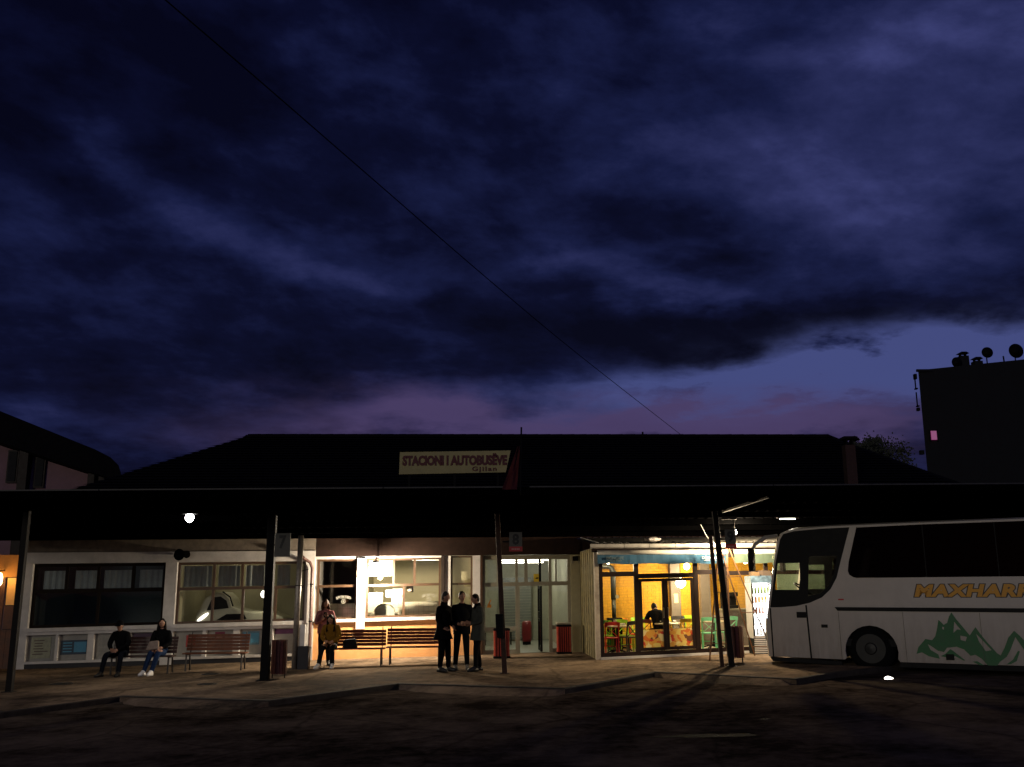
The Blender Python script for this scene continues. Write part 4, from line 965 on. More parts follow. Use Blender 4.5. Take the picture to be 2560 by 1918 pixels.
def awning(label, x0, x1, m, txt):
    o = root('awning', label, 'awning', fpt((x0 + x1) / 2, CY - .1, 2.5), TH, 'awnings over the cafe front')
    MB().tube([(x0, CY - .15, 2.80), (x1, CY - .15, 2.80)], .065, 10).build('roller', mat('awning_roller', (.62, .60, .52), .6), o, frame=FAC, smooth=True)
    v = MB(); n = 40
    for i in range(n):
        for j in range(4):
            def P(i, j):
                x = x0 + (x1 - x0) * i / n; z = 2.77 - j * .067
                return (x, CY - .17 - .014 * sin(i * .55 + .8 * sin(i * .21)) * (j / 4) - .004 * sin(i * 1.9 + 1), z + (.012 * sin(i * .5) if j == 4 else 0))
            v.quad(P(i, j), P(i + 1, j), P(i + 1, j + 1), P(i, j + 1))
    v.build('valance', m, o, frame=FAC, smooth=True)
    for cx, w, mm in txt:
        text('DÔNCAFÉ', mm, o, FAC, cx, CY - .215, 2.66, width=w, size=.1, bold=.002)
        MB().box(cx - w * .38, cx - w * .02, CY - .216, CY - .210, 2.572, 2.588).box(cx + w * .05, cx + w * .38, CY - .216, CY - .210, 2.572, 2.588).build('small_print', mm, o, frame=FAC)
m_teal = mat('blue_awning_cloth', (.022, .085, .15), .85, var=.3, scale=3); m_tealg = mat('green_awning_cloth', (.08, .12, .085), .85, var=.25, scale=3)
m_awt = mat('white_awning_print', (.62, .62, .6), .7); m_awd = mat('faded_awning_print', (.10, .15, .17), .8)
awning('faded blue cafe awning valance left of the ladder', 2.05, 5.56, m_teal, ((2.52, .46, m_awd), (5.06, .42, m_awt)))
awning('faded green cafe awning valance right of the ladder partly behind the bus', 5.72, 8.4, m_tealg, ((6.95, .42, mat('cream_awning_print', (.45, .45, .3), .8)),))

# ---- cafe inside
K('green_partition', mat('pale_green_tiles', (.36, .44, .33), .5, var=.12, scale=4), lambda b: b.lbox(7.75, XE, -.75, -.65, .06, 2.72, 6))
def pend(label, s, y, z, rad, watts, estr):
    o = root('pendant_lamp', label, 'lamp', fpt(s, y, z), TH, 'lamps inside the cafe')
    MB().lathe([(.02, -rad), (rad * .75, -rad * .7), (rad, 0), (rad * .75, rad * .7), (.03, rad)], (s, y, z), 14).build('globe', emis('cafe_globe_%d' % estr, (1, .9, .62), estr), o, frame=FAC, wp=True, smooth=True)
    MB().tube([(s, y, z + rad), (s, y, 2.72)], .008, 6).build('cord', m_black, o, frame=FAC, wp=True)
    lamp('globe_light', fpt(s, y, z - rad - .05), watts, (1, .85, .52), .12, o)
pend('bright white globe lamp hanging in front of the taupe column in the cafe', 4.74, -1.3, 1.92, .15, 165, 25)
pend('upper globe lamp near the cafe ceiling beside the column', 5.05, -.8, 2.42, .10, 58, 10)
pend('globe lamp hanging at the left end of the cafe near the ceiling', 2.6, -1.7, 2.60, .08, 105, 10)
pend('globe lamp at the right end of the cafe behind the ladder', 6.6, -1.5, 2.55, .09, 60, 10)
pend('globe lamp in the green room right of the cafe seen through the bus cab', 9.2, -1.9, 2.45, .10, 45, 12)
sw = root('wall_notice', 'small cream notice on the taupe cafe column', 'notice', fpt(4.78, -.43, 1.4), TH)
MB().box(4.72, 4.84, -.432, -.424, 1.30, 1.58).build('sheet', mat('cream_notice', (.6, .5, .25), .8), sw, frame=FAC, wp=True)
stv = root('stove_pipe', 'thick dark stove pipe rising along the cafe wall and bending left', 'stove pipe', fpt(2.9, -.6, 0), TH)
m_pipe = mat('dark_green_pipe', (.05, .055, .045), .45, metal=.4, var=.3)
MB().tube([(2.9, -.6, .95), (2.9, -.6, 1.48)], .062, 12).build('lower_pipe', m_pipe, stv, frame=FAC, wp=True, smooth=True)
MB().tube([(2.9, -.6, 1.48), (2.9, -.6, 2.3), (2.86, -.6, 2.42), (2.76, -.6, 2.47), (2.12, -.6, 2.48)], .078, 12).build('upper_pipe', m_pipe, stv, frame=FAC, wp=True, smooth=True)
MB().lathe([(.10, 2.28), (.10, 2.33)], (2.9, -.6, 0), 14).build('collar', m_pipe, stv, frame=FAC, wp=True)
MB().lathe([(.055, -.03), (.055, .0)], (2.99, -.66, 1.56), 12, axis='Y').build('damper', m_alu, stv, frame=FAC, wp=True)
MB().box(2.7, 3.1, -.85, -.4, .06, .95).build('stove_body', m_black, stv, frame=FAC, wp=True, bevel=.02)
CHC = {'red': (.60, .018, .010), 'green': (.05, .36, .05), 'lime': (.30, .52, .02), 'yellow': (.70, .46, .01), 'black': (.02, .016, .014), 'mint': (.10, .42, .20), 'maroon': (.17, .03, .02)}
def chair(colour, label, s, y, rot):
    m = mat(colour + '_chair_paint', CHC[colour], .4, var=.12)
    o = root('cafe_chair', label, 'chair', fpt(s, y, .06), TH + rot, 'cross-back chairs in the cafe')
    loc_build(MB().box(-.20, .20, -.20, .20, .43, .465), 'seat', m, o, bevel=.01)
    for x in (-.18, .18):
        loc_build(MB().bar((x, -.18, 0), (x * .95, -.17, .43), .032), 'leg', m, o)
        loc_build(MB().bar((x, .20, 0), (x * .97, .17, .44), .032), 'leg', m, o)
        loc_build(MB().bar((x * .97, .17, .44), (x * 1.02, .25, .82), .03), 'back_post', m, o)
    t = MB(); n = 8
    for i in range(n):
        a0, a1 = -1 + 2 * i / n, -1 + 2 * (i + 1) / n
        def P(a, z, d): return (.205 * a, .245 + .05 * (1 - a * a) + d, z + .018 * (1 - a * a))
        t.quad(P(a0, .76, 0), P(a1, .76, 0), P(a1, .86, .012), P(a0, .86, .012)); t.quad(P(a0, .76, .022), P(a1, .76, .022), P(a1, .86, .034), P(a0, .86, .034))
        t.quad(P(a0, .86, .012), P(a1, .86, .012), P(a1, .86, .034), P(a0, .86, .034))
    loc_build(t, 'top_rail', m, o)
    loc_build(MB().bar((-.17, .19, .47), (.17, .25, .77), .03, .014), 'cross_brace', m, o); loc_build(MB().bar((.17, .205, .47), (-.17, .265, .77), .03, .014), 'cross_brace', m, o)
    loc_build(MB().bar((-.17, -.17, .22), (.17, -.17, .22), .02), 'stretcher', m, o)
for a in (('red', 'red cross-back chair nearest the glass at the left cafe window', 2.47, -2.72, pi), ('black', 'black cross-back chair nearest the glass beside the red one', 2.93, -2.66, pi + .5), ('lime', 'lime green chair behind the red chair', 2.46, -1.95, 0), ('green', 'dark green chair at the left window near the stove pipe', 2.44, -1.35, pi),
        ('lime', 'lime green chair beside the stove pipe', 2.98, -1.9, .2), ('yellow', 'yellow chair at the back left by the brick wall', 3.12, -.75, 0), ('red', 'tall backed red chair behind the left door', 3.36, -1.45, 1.2), ('lime', 'lime chair at the back between the red chair and the seated person', 3.62, -.7, 0), ('maroon', 'maroon chair left of the seated person in black', 3.58, -1.9, pi - .4),
        ('yellow', 'yellow cross-back chair nearest the glass behind the right door', 4.48, -2.62, pi + .15), ('yellow', 'yellow chair at the back below the taupe column', 4.40, -.85, 0), ('black', 'black chair beside the taupe column', 4.74, -1.1, .1), ('red', 'red chair between the right door and the column', 4.22, -1.2, .4),
        ('mint', 'mint green cross-back chair left of the ladder', 5.20, -2.45, pi - .2), ('mint', 'second mint green chair partly behind the ladder', 5.72, -2.35, pi + .3), ('lime', 'lime chair at the back near the wide column', 5.15, -1.0, .2)):
    chair(*a)
def table(label, s, y, r, items):
    o = root('cafe_table', label, 'table', fpt(s, y, .06), TH, 'tables in the cafe')
    m = mat('cream_table_top', (.48, .40, .26), .4)
    loc_build(MB().lathe([(r * .97, .70), (r, .71), (r, .735), (r * .97, .74)], (0, 0, 0), 24), 'table_top', m, o)
    loc_build(MB().lathe([(.045, .04), (.035, .3), (.04, .70)], (0, 0, 0), 10), 'pedestal', m_black, o)
    for k in range(4):
        a = pi / 4 + k * pi / 2
        loc_build(MB().tube([(0, 0, .10), (.2 * cos(a), .2 * sin(a), .07), (.36 * cos(a), .36 * sin(a), .015)], [.03, .022, .015], 6), 'foot', m_black, o)
    for i, (dx, dy, kind) in enumerate(items):
        p = (s + dx, y + dy)
        if kind == 'cup':
            c = root('coffee_cup', 'white coffee cup %s on the %s' % (('at the left', 'in the middle', 'at the right')[i % 3], label), 'cup', fpt(p[0], p[1], .80), TH, 'cups on the cafe tables')
            loc_build(MB().lathe([(.022, 0), (.036, .03), (.04, .065), (.035, .065), (.03, .02)], (0, 0, 0), 12), 'bowl', m_paper, c, smooth=True); loc_build(MB().tube([(.036, 0, .05), (.06, 0, .045), (.055, 0, .02), (.033, 0, .02)], .006, 5), 'handle', m_paper, c)
        else:
            c = root('napkin_holder', 'white napkin holder on the %s' % label, 'napkin holder', fpt(p[0], p[1], .80), TH)
            loc_build(MB().box(-.05, .05, -.035, .035, 0, .05), 'base', m_paper, c); loc_build(MB().box(-.04, .04, -.025, .025, .051, .15), 'napkins', m_paper, c)
table('round table behind the red chair', 2.72, -2.28, .36, ((-.06, 0, 'napkins'), (.15, -.1, 'cup')))
table('round table in front of the seated person', 4.18, -1.95, .40, ((-.22, -.05, 'cup'), (.0, -.1, 'cup'), (.18, -.05, 'cup')))
table('round table beside the mint green chairs', 5.5, -1.85, .36, ((.05, 0, 'napkins'),))
table('round table by the brick wall at the left', 3.0, -1.2, .34, ())
# coffee machine on a counter at the right
ct = root('bar_counter', 'dark cafe counter near the wide column', 'counter', fpt(6.2, -1.0, 0), TH)
MB().box(5.95, 8.3, -1.3, -.75, .06, 1.05).build('counter_body', m_colm, ct, frame=FAC, wp=True); MB().box(5.9, 8.35, -1.35, -.7, 1.051, 1.09).build('counter_top', m_alu, ct, frame=FAC, wp=True)
cm = root('coffee_machine', 'dark coffee machine standing on the cafe counter', 'coffee machine', fpt(6.1, -1.0, 1.09), TH)
MB().box(5.98, 6.4, -1.25, -.85, 1.09, 1.18).box(5.98, 6.4, -1.05, -.85, 1.181, 1.45).box(5.98, 6.4, -1.27, -.85, 1.451, 1.58).build('body', m_dsteel, cm, frame=FAC, wp=True, bevel=.01)
MB().lathe([(.05, 1.581), (.07, 1.70)], (6.1, -1.0, 0), 10).build('hopper', m_black, cm, frame=FAC, wp=True)

# ------------------------------------------------------------------ drinks cooler
fx0, fx1, fy0, fy1 = 6.00, 6.64, CY - .60, CY - .05
fd = root('drinks_cooler', 'glowing glass-door drinks cooler standing in front of the cafe beside the bus', 'cooler', fpt((fx0 + fx1) / 2, fy0, 0), TH)
K('cabinet', m_white, lambda b: [b.box(fx0, fx0 + .04, fy0, fy1, .46, 1.86), b.box(fx1 - .04, fx1, fy0, fy1, .46, 1.86), b.box(fx0 + .04, fx1 - .04, fy1 - .04, fy1, .46, 1.86), b.box(fx0, fx1, fy0, fy1, .40, .459)], parent=fd)
K('header', mat('cooler_header_print', (.10, .16, .22), .5, var=.9, scale=6), lambda b: b.box(fx0, fx1, fy0 - .02, fy1, 1.861, 2.06), parent=fd)
K('back_light', emis('cooler_back_glow', (1, .99, .96), 5), lambda b: b.box(fx0 + .041, fx1 - .041, fy1 - .05, fy1 - .041, .47, 1.85), parent=fd)
K('side_tube', emis('cooler_tube_glow', (1, 1, 1), 14), lambda b: b.box(fx1 - .10, fx1 - .05, fy0 + .06, fy0 + .10, .5, 1.82), parent=fd)
for z in (.74, 1.02, 1.30, 1.56): K('shelf', m_white, lambda b: b.box(fx0 + .042, fx1 - .042, fy0 + .12, fy1 - .055, z - .012, z), parent=fd)
K('door_frame', m_black, lambda b: [b.box(fx0, fx0 + .03, fy0 - .035, fy0 - .002, .46, 1.85), b.box(fx1 - .03, fx1, fy0 - .035, fy0 - .002, .46, 1.85)], parent=fd)
K('door_glass', m_glass, lambda b: b.box(fx0 + .03, fx1 - .03, fy0 - .022, fy0 - .016, .46, 1.85), parent=fd)
for k in range(8): K('grille_slat', m_white, lambda b: b.box(fx0 + .02, fx1 + .02, fy0 - .01, fy0 + .03, .03 + k * .046, .03 + k * .046 + .026), parent=fd)
K('base', m_black, lambda b: b.box(fx0 + .02, fx1, fy0 + .04, fy1, .0, .399), parent=fd)
lamp('cooler_light', fpt(6.4, fy0 - .12, 1.2), 30, (1, .97, .92), .30, fd)
lamp('shelf_light', fpt(6.32, fy0 + .03, 1.80), 5, (1, 1, 1), .04, fd)
lamp('shelf_light', fpt(6.32, fy0 + .03, .95), 5, (1, 1, 1), .04, fd)
BC = {.47: ('water bottle on the floor of the cooler', (.5, .55, .6)), .74: ('clear bottle on the lower shelf of the cooler', (.45, .55, .65)), 1.02: ('dark cola bottle on the middle shelf of the cooler', (.10, .03, .012)), 1.30: ('amber bottle on the second shelf of the cooler', (.35, .13, .02)), 1.56: ('green bottle on the top shelf of the cooler', (.16, .20, .05))}
for z, (lb, c) in BC.items():
    for k in range(6):
        s = fx0 + .09 + k * .085; hgt = .20 if z < 1.5 else .22
        o = root('bottle', ('leftmost ', 'second from left ', 'third from left ', 'third from right ', 'second from right ', 'rightmost ')[k] + lb, 'bottle', fpt(s, fy0 + .20, z + .001), TH, 'bottles in the cooler, shelf at %d cm' % int(z * 100))
        loc_build(MB().lathe([(.032, 0), (.034, .02), (.034, hgt * .6), (.013, hgt * .85), (.013, hgt)], (0, 0, 0), 10), 'glass_body', mat('bottle_%d' % int(z * 100), c, .2, var=.2), o, smooth=True)
        loc_build(MB().lathe([(.015, hgt + .001), (.015, hgt + .02)], (0, 0, 0), 8), 'cap', m_signred if k % 2 else m_paper, o)
for k, (s, w, h, c, lb) in enumerate(((6.08, .2, .10, (.16, .10, .05), 'brown cardboard box lying on top of the cooler'), (6.34, .24, .13, (.10, .07, .05), 'dark cardboard box on top of the cooler beside the bus mirror'))):
    o = root('cardboard_box', lb, 'box', fpt(s + w / 2, fy0 + .25, 2.06), TH + .1 * k)
    loc_build(MB().box(-w / 2, w / 2, -.14, .14, .001, h), 'carton', mat('carton_%d' % k, c, .85), o); loc_build(MB().box(-w / 2, 0, -.14, .14, h + .002, h + .008), 'flap', MATS['carton_%d' % k], o)

gl_ = root('ground_light', 'small bright light lying on the ground beside the front wheel of the bus', 'lamp', (7.42, 19.85, g(7.4) - KERB))  # glowing piece added for a ground glint whose source is unseen
loc_build(MB().lathe([(.05, .0), (.075, .012), (.035, .04), (.015, .055)], (0, 0, 0), 7, sx=1.5, sy=.6), 'lens', emis('ground_light_glow', (1, .93, .8), 7), gl_)
loc_build(MB().box(-.13, -.085, -.03, .03, .0, .03), 'body', m_black, gl_)
# ------------------------------------------------------------------ step ladder
ld = root('step_ladder', 'tall splayed step ladder standing in front of the cafe at the right posts', 'ladder', (5.45, 24.7, g(5.45)))
m_lad = mat('aluminium_ladder', (.16, .075, .035), .6, metal=.1, var=.3, spec=.2)
gz = lambda x: g(x)
topL, topR = Vector((5.30, 25.05, 2.98)), Vector((5.50, 25.05, 2.98))
fA, fB = Vector((4.75, 24.2, gz(4.75))), Vector((5.22, 24.0, gz(5.2))); hA, hB = Vector((6.10, 25.2, gz(6.1))), Vector((6.55, 25.1, gz(6.5)))
for name, a, b in (('front_rail', topL, fA), ('front_rail', topR, fB), ('rear_rail', topL, hA), ('rear_rail', topR, hB)): MB().bar(a, b, .035, .022).build(name, m_lad, ld)
for k in range(1, 9):
    t = k / 9.3
    MB().bar(topL.lerp(fA, t), topR.lerp(fB, t), .028, .018).build('rung', m_lad, ld)
for t in (.3, .62, .92): MB().bar(topL.lerp(hA, t), topR.lerp(hB, t), .02).build('rear_brace', m_lad, ld)
MB().box(5.26, 5.54, 24.97, 25.13, 2.98, 3.005).build('top_step', m_lad, ld)
# ------------------------------------------------------------------ the white coach
BUSZ = .06
BA = RAD(30)
bus_front = Vector((7.75, 21.616, BUSZ)) + Vector((cos(BA), -sin(BA), 0)) * -2.28
BUS = Matrix.Translation(bus_front) @ Matrix.Rotation(-BA, 4, 'Z')        # x from nose to tail, y across (0 = near side), z up
bs = root('coach_bus', 'white coach with dark windows, yellow lettering and a green mountain emblem, nose to the platform', 'bus', tuple(bus_front), -BA)
BW, BL, X0 = 2.5, 12.0, 2.28           # X0: front wheel centre
m_busw = mat('white_coach_paint', (.60, .54, .47), .5, var=.10, scale=1.3, coat=.08, spec=.3)
m_btrim = mat('black_coach_trim', (.004, .004, .0045), .6, spec=.2)
m_tint = glass('tinted_coach_glass', (.05, .05, .055), .9); m_clear = glass('cab_glass', (.93, .95, .93), 1.0)
m_tint2 = glass('shaded_cab_glass', (.5, .52, .5), 1.1)
def grime(m):
    t = m.node_tree; b = t.nodes['Principled BSDF']; tcn = t.nodes.new('ShaderNodeTexCoord'); sp_ = t.nodes.new('ShaderNodeSeparateXYZ'); t.links.new(tcn.outputs['Object'], sp_.inputs[0])
    mp = t.nodes.new('ShaderNodeMapping'); mp.inputs['Scale'].default_value = (5, 5, .8); t.links.new(tcn.outputs['Object'], mp.inputs[0])
    n = t.nodes.new('ShaderNodeTexNoise'); n.inputs['Scale'].default_value = 1.6; n.inputs['Detail'].default_value = 8; n.inputs['Roughness'].default_value = .7; t.links.new(mp.outputs[0], n.inputs['Vector'])
    mr = t.nodes.new('ShaderNodeMapRange'); mr.inputs[1].default_value = 1.5; mr.inputs[2].default_value = .2; mr.inputs[3].default_value = .1; mr.inputs[4].default_value = 1.0; t.links.new(sp_.outputs[2], mr.inputs[0])
    mu = t.nodes.new('ShaderNodeMath'); mu.operation = 'MULTIPLY'; t.links.new(n.outputs[0], mu.inputs[0]); t.links.new(mr.outputs[0], mu.inputs[1])
    old = b.inputs['Base Color'].links[0].from_socket; mx = t.nodes.new('ShaderNodeMixRGB'); mx.inputs[2].default_value = (.17, .13, .10, 1)
    t.links.new(mu.outputs[0], mx.inputs[0]); t.links.new(old, mx.inputs[1]); t.links.new(mx.outputs[0], b.inputs['Base Color'])
grime(m_busw)
def b_(x): return x + X0
def fill(outer, holes, y0, y1):
    """flat panel in the xz plane with holes, thickness y0..y1"""
    bm = bmesh.new(); edges = []
    for loop in [outer] + holes:
        vs = [bm.verts.new((x, y0, z)) for x, z in loop]
        for i in range(len(vs)): edges.append(bm.edges.new((vs[i], vs[(i + 1) % len(vs)])))
    bmesh.ops.triangle_fill(bm, use_beauty=True, use_dissolve=False, edges=edges)
    ret = bmesh.ops.extrude_face_region(bm, geom=list(bm.faces))
    for e in ret['geom']:
        if isinstance(e, bmesh.types.BMVert): e.co.y = y1
    bm.verts.index_update()
    mb = MB(); mb.add([v.co.copy() for v in bm.verts], [tuple(v.index for v in f.verts) for f in bm.faces]); bm.free()
    return mb
def arc(cx, cz, r, a0, a1, n=14): return [(cx + r * cos(RAD(a0 + (a1 - a0) * k / n)), cz + r * sin(RAD(a0 + (a1 - a0) * k / n))) for k in range(n + 1)]
ARX, AR = X0 + .02, .55
REAR = 8.4
outer = [(.06, .28), (.03, .9), (.10, 1.36), (.18, 1.8), (.30, 2.4), (.43, 2.92), (.50, 3.04), (.72, 3.12), (1.6, 3.16), (3, 3.17), (11.6, 3.19), (11.85, 3.05), (11.95, 2.2), (11.98, .30)]
outer += [(REAR + AR + .02, .27)] + arc(REAR, .44, AR, -15, 195)[0:] + [(REAR - AR - .02, .24), (ARX + AR + .02, .24)] + arc(ARX, .44, AR, -15, 195) + [(ARX - AR - .02, .26)]
cabw = [(.145, 1.365), (.40, 1.37), (.74, 1.40), (1.05, 1.47), (1.33, 1.59), (1.53, 1.77), (1.68, 2.02), (1.80, 2.4), (2.04, 3.125), (1.4, 3.115), (.80, 3.08), (.55, 3.02), (.47, 2.90), (.34, 2.4), (.23, 1.8)]
mainw = [(2.10, 2.01), (2.03, 2.03), (1.955, 2.08), (1.93, 2.16), (1.96, 2.35), (2.19, 3.13), (11.2, 3.14), (11.3, 3.05), (11.3, 2.10), (11.2, 2.01)]
for y0, y1 in ((0, .04), (BW - .04, BW)):
    fill(outer, [cabw, mainw], y0, y1).build('side_panel', m_busw, bs, frame=BUS)
# glazing
def pane(name, poly, y, m, t=.008): return MB().prism(poly, y, y + t).build(name, m, bs, frame=BUS)
for y in (.012, BW - .020):
    xs_ = [2.19, 3.55, 4.95, 6.35, 7.75, 9.15, 10.3, 11.2]
    pane('side_window', [(1.935, 2.17), (1.96, 2.08), (2.04, 2.03), (2.12, 2.012), (3.54, 2.012), (3.54, 3.13), (2.192, 3.128), (1.962, 2.36)], y, m_tint)
    for a, c in zip(xs_[1:], xs_[2:]): pane('side_window', [(a + .01, 2.012), (c - .01, 2.012), (c - .01, 3.135), (a + .01, 3.132)], y, m_tint)
    for a in xs_[1:-1]: MB().box(a - .009, a + .009, y - .004, y + .012, 2.012, 3.13).build('window_seal', m_btrim, bs, frame=BUS)
# driver area: clear sliding pane inside a shaded surround
cl0, cl1, cz0, cz1 = .37, .86, 1.76, 2.36
for y in (.010, BW - .018):
    srd = fill(cabw, [[(.27, cz0), (cl1, cz0), (cl1 + .02, cz1), (.38, cz1)], [(1.02, 1.62), (1.30, 1.68), (1.50, 1.86), (1.62, 2.1), (1.72, 2.5), (1.10, 2.5)]], y, y + .008)
    srd.build('cab_surround', m_btrim, bs, frame=BUS)
    pane('cab_window', [(.275, cz0 + .003), (cl1 - .003, cz0 + .003), (cl1 + .017, cz1 - .003), (.382, cz1 - .003)], y + .001, m_clear, .005)
    pane('cab_window', [(1.02, 1.625), (1.30, 1.685), (1.498, 1.863), (1.617, 2.1), (1.716, 2.497), (1.10, 2.497)], y + .001, m_tint2, .005)
# roof, nose, tail as cross-wise sheets
def sheet(name, prof, m, y0=.0, y1=BW, crown=0., nose=0., n=8, thick=0):
    mb = MB(); k = len(prof)
    for j in range(n + 1):
        t = j / n; q = 1 - (2 * t - 1) ** 4; y = y0 + (y1 - y0) * t
        for x, z in prof: mb.v.append(Vector((x - nose * q, y, z + crown * q)))
    for j in range(n):
        for i in range(k - 1): mb.f.append((j * k + i, j * k + i + 1, (j + 1) * k + i + 1, (j + 1) * k + i)); mb.mi.append(0)
    return mb.build(name, m, bs, frame=BUS, smooth=True)
sheet('roof', [(.46, 3.0), (.50, 3.04), (.72, 3.12), (1.6, 3.16), (3, 3.17), (11.6, 3.19), (11.85, 3.05)], m_busw, crown=.07, nose=.0)
sheet('windscreen', [(.045, 1.10), (.10, 1.36), (.18, 1.8), (.30, 2.4), (.43, 2.92), (.46, 3.0)], glass('windscreen_glass', (.9, .93, .9), 1.0), nose=.16)
sheet('front_panel', [(.06, .28), (.03, .9), (.045, 1.10)], m_busw, nose=.16); sheet('rear_panel', [(11.85, 3.05), (11.95, 2.2), (11.98, .30)], m_busw, nose=-.1)
MB().box(.1, 11.9, .06, BW - .06, .55, .70).box(.1, X0 - .65, .06, BW - .06, .27, .549).box(X0 + .65, REAR - .65, .06, BW - .06, .27, .549).build('underbody', m_btrim, bs, frame=BUS)
for s in (-1, 1):
    hb_ = MB().lathe([(.02, -.04), (.10, -.03), (.11, .02)], (-.02, BW / 2 + s * 1.0, .72), 14, axis='X').build('headlight', mat('lamp_glass', (.6, .55, .45), .15), bs, frame=BUS)
# trim lines on the near side
def seam(pts, w, name='seam', m=m_btrim, y=-.004):
    mb = MB()
    for (x0, z0), (x1, z1) in zip(pts, pts[1:]): mb.bar((x0, y, z0), (x1, y, z1), w, .012, up=(0, 1, 0))
    return mb.build(name, m, bs, frame=BUS)
MB().prism([(b_(-.69), 1.38), (b_(-.63), 1.30), (11.9, 1.27), (11.9, 1.36)], -.018, -.001).build('rub_strip', m_btrim, bs, frame=BUS)
MB().prism([(.08, .275), (b_(-.62), .215), (b_(-.62), .135), (.14, .18)], -.012, .05).build('lower_trim', m_btrim, bs, frame=BUS)
MB().prism([(b_(.60), .235), (REAR - .6, .22), (REAR - .6, .12), (b_(.56), .135)], -.012, .05).build('lower_trim', m_btrim, bs, frame=BUS)
seam([(b_(-2.13), 1.35), (b_(-2.12), .27)], .030); seam([(b_(-1.315), 1.42), (b_(-1.275), .25)], .035)
for x in (b_(-.62), b_(.72), b_(2.22), 7.2): seam([(x, 1.28), (x + .01, .24)], .006, m=mat('panel_gap', (.09, .08, .075), .8))
seam([(b_(-.08), 3.12), (b_(3.2), 3.165), (11.2, 3.18)], .012, 'drip_rail', m_busw)
for (x0, x1, z0, z1) in ((b_(-1.54), b_(-1.325), 1.14, 1.27), (b_(-1.01), b_(-.87), .93, 1.0), (b_(1.50), b_(1.66), .31, .43)):
    MB().box(x0, x1, -.016, -.001, z0, z1).build('handle_recess', m_btrim, bs, frame=BUS, bevel=.008)
MB().box(b_(-.60), b_(-.48), -.014, -.001, 1.53, 1.56).build('side_marker', mat('red_marker', (.5, .03, .03), .3), bs, frame=BUS)
# arch liners
for cx in (ARX, REAR):
    for y0 in (.05, BW - .45):
        mb = MB(); pr = arc(cx, .44, AR + .005, -10, 190)
        for (xa, za), (xc, zc) in zip(pr, pr[1:]): mb.quad((xa, y0, za), (xc, y0, zc), (xc, y0 + .4, zc), (xa, y0 + .4, za))
        mb.build('wheel_arch', m_btrim, bs, frame=BUS, smooth=True)
# wheels
m_tyre = mat('tyre_rubber', (.006, .006, .006), .95, spec=.1, var=.2, bump=.2); m_rim = mat('grey_steel_rim', (.007, .0065, .006), .5, metal=.2)
def wheel(cx, y, side):
    w = MB().lathe([(.30, -.02), (.42, -.0), (.485, .05), (.50, .10), (.50, .22), (.485, .27), (.42, .30)], (cx, y, .50), 36, axis='Y').build('wheel', m_tyre, bs, frame=BUS, smooth=True)
    yy = y - .021 if side < 0 else y + .30
    MB().lathe([(.31, yy - y), (.30, yy - y + .05), (.18, yy - y + .09), (.14, yy - y + .02), (.11, yy - y - .03), (.02, yy - y - .04)], (cx, y, .50), 28, axis='Y').build('rim', m_rim, w, frame=BUS)
    for k in range(10):
        a = 2 * pi * k / 10
        MB().lathe([(.018, -.015), (.018, .03)], (cx + .20 * cos(a), yy + .03, .50 + .20 * sin(a)), 6, axis='Y').build('wheel_nut', m_alu, w, frame=BUS)
for cx in (X0, REAR): wheel(cx, .06, -1); wheel(cx, BW - .36, 1)
# mirrors
m_mirr = mat('mirror_arm_grey', (.30, .28, .26), .5)
def bpt(x, y, z): return (x, y, z)
ml = MB().tube([(.40, .06, 2.98), (.15, -.08, 2.95), (-.08, -.14, 2.80), (-.13, -.16, 2.70)], [.05, .05, .045, .04], 8).build('mirror_arm', m_mirr, bs, frame=BUS, smooth=True)
MB().box(-.23, -.12, -.28, -.06, 2.18, 2.72).build('mirror_housing', m_dsteel, ml, frame=BUS, bevel=.03); MB().box(-.118, -.112, -.26, -.08, 2.22, 2.68).build('mirror_glass', mat('mirror_glass', (.5, .5, .5), .03, metal=1, var=0), ml, frame=BUS)
m2 = MB().tube([(.38, BW - .06, 2.98), (.05, BW + .1, 2.93), (-.16, BW + .15, 2.70)], .045, 8).build('mirror_arm', m_mirr, bs, frame=BUS, smooth=True)
MB().box(-.26, -.15, BW + .08, BW + .30, 2.2, 2.72).build('mirror_housing', m_dsteel, m2, frame=BUS, bevel=.03)
# inside: dashboard, steering wheel, seats
MB().prism([(.10, 1.0), (.15, 1.62), (.45, 1.70), (.72, 1.60), (.80, 1.0)], .08, BW - .08).build('dashboard', m_btrim, bs, frame=BUS)
sw_ = MB(); c = Vector((.78, .62, 1.78)); ax = Vector((.55, 0, .83)); s1 = Vector((0, 1, 0)); s2 = ax.cross(s1)
sw_.tube([c + (s1 * cos(a) + s2 * sin(a)) * .23 for a in [2 * pi * k / 20 for k in range(21)]], .018, 6); sw_.bar(c - s1 * .22, c + s1 * .22, .03); sw_.tube([c, c - ax * .3], .03, 6)
sw_.build('steering_wheel', m_btrim, bs, frame=BUS)
m_seat = mat('dark_coach_seat', (.035, .02, .022), .9, var=.3)
def seat(x, y):
    MB().box(x, x + .46, y, y + .44, 1.32, 1.46).add([(x + .42, y, 1.46), (x + .55, y, 1.46), (x + .72, y, 2.22), (x + .60, y, 2.24), (x + .42, y + .44, 1.46), (x + .55, y + .44, 1.46), (x + .72, y + .44, 2.22), (x + .60, y + .44, 2.24)],
        [(0, 1, 2, 3), (7, 6, 5, 4), (0, 4, 5, 1), (1, 5, 6, 2), (2, 6, 7, 3), (3, 7, 4, 0)]).build('seat', m_seat, bs, frame=BUS)
seat(1.05, .35)
for k in range(10):
    for y in (.12, .58, 1.48, 1.94): seat(2.3 + k * .85, y)
MB().box(.9, 11.8, .06, BW - .06, 1.22, 1.30).build('cabin_floor', m_btrim, bs, frame=BUS)
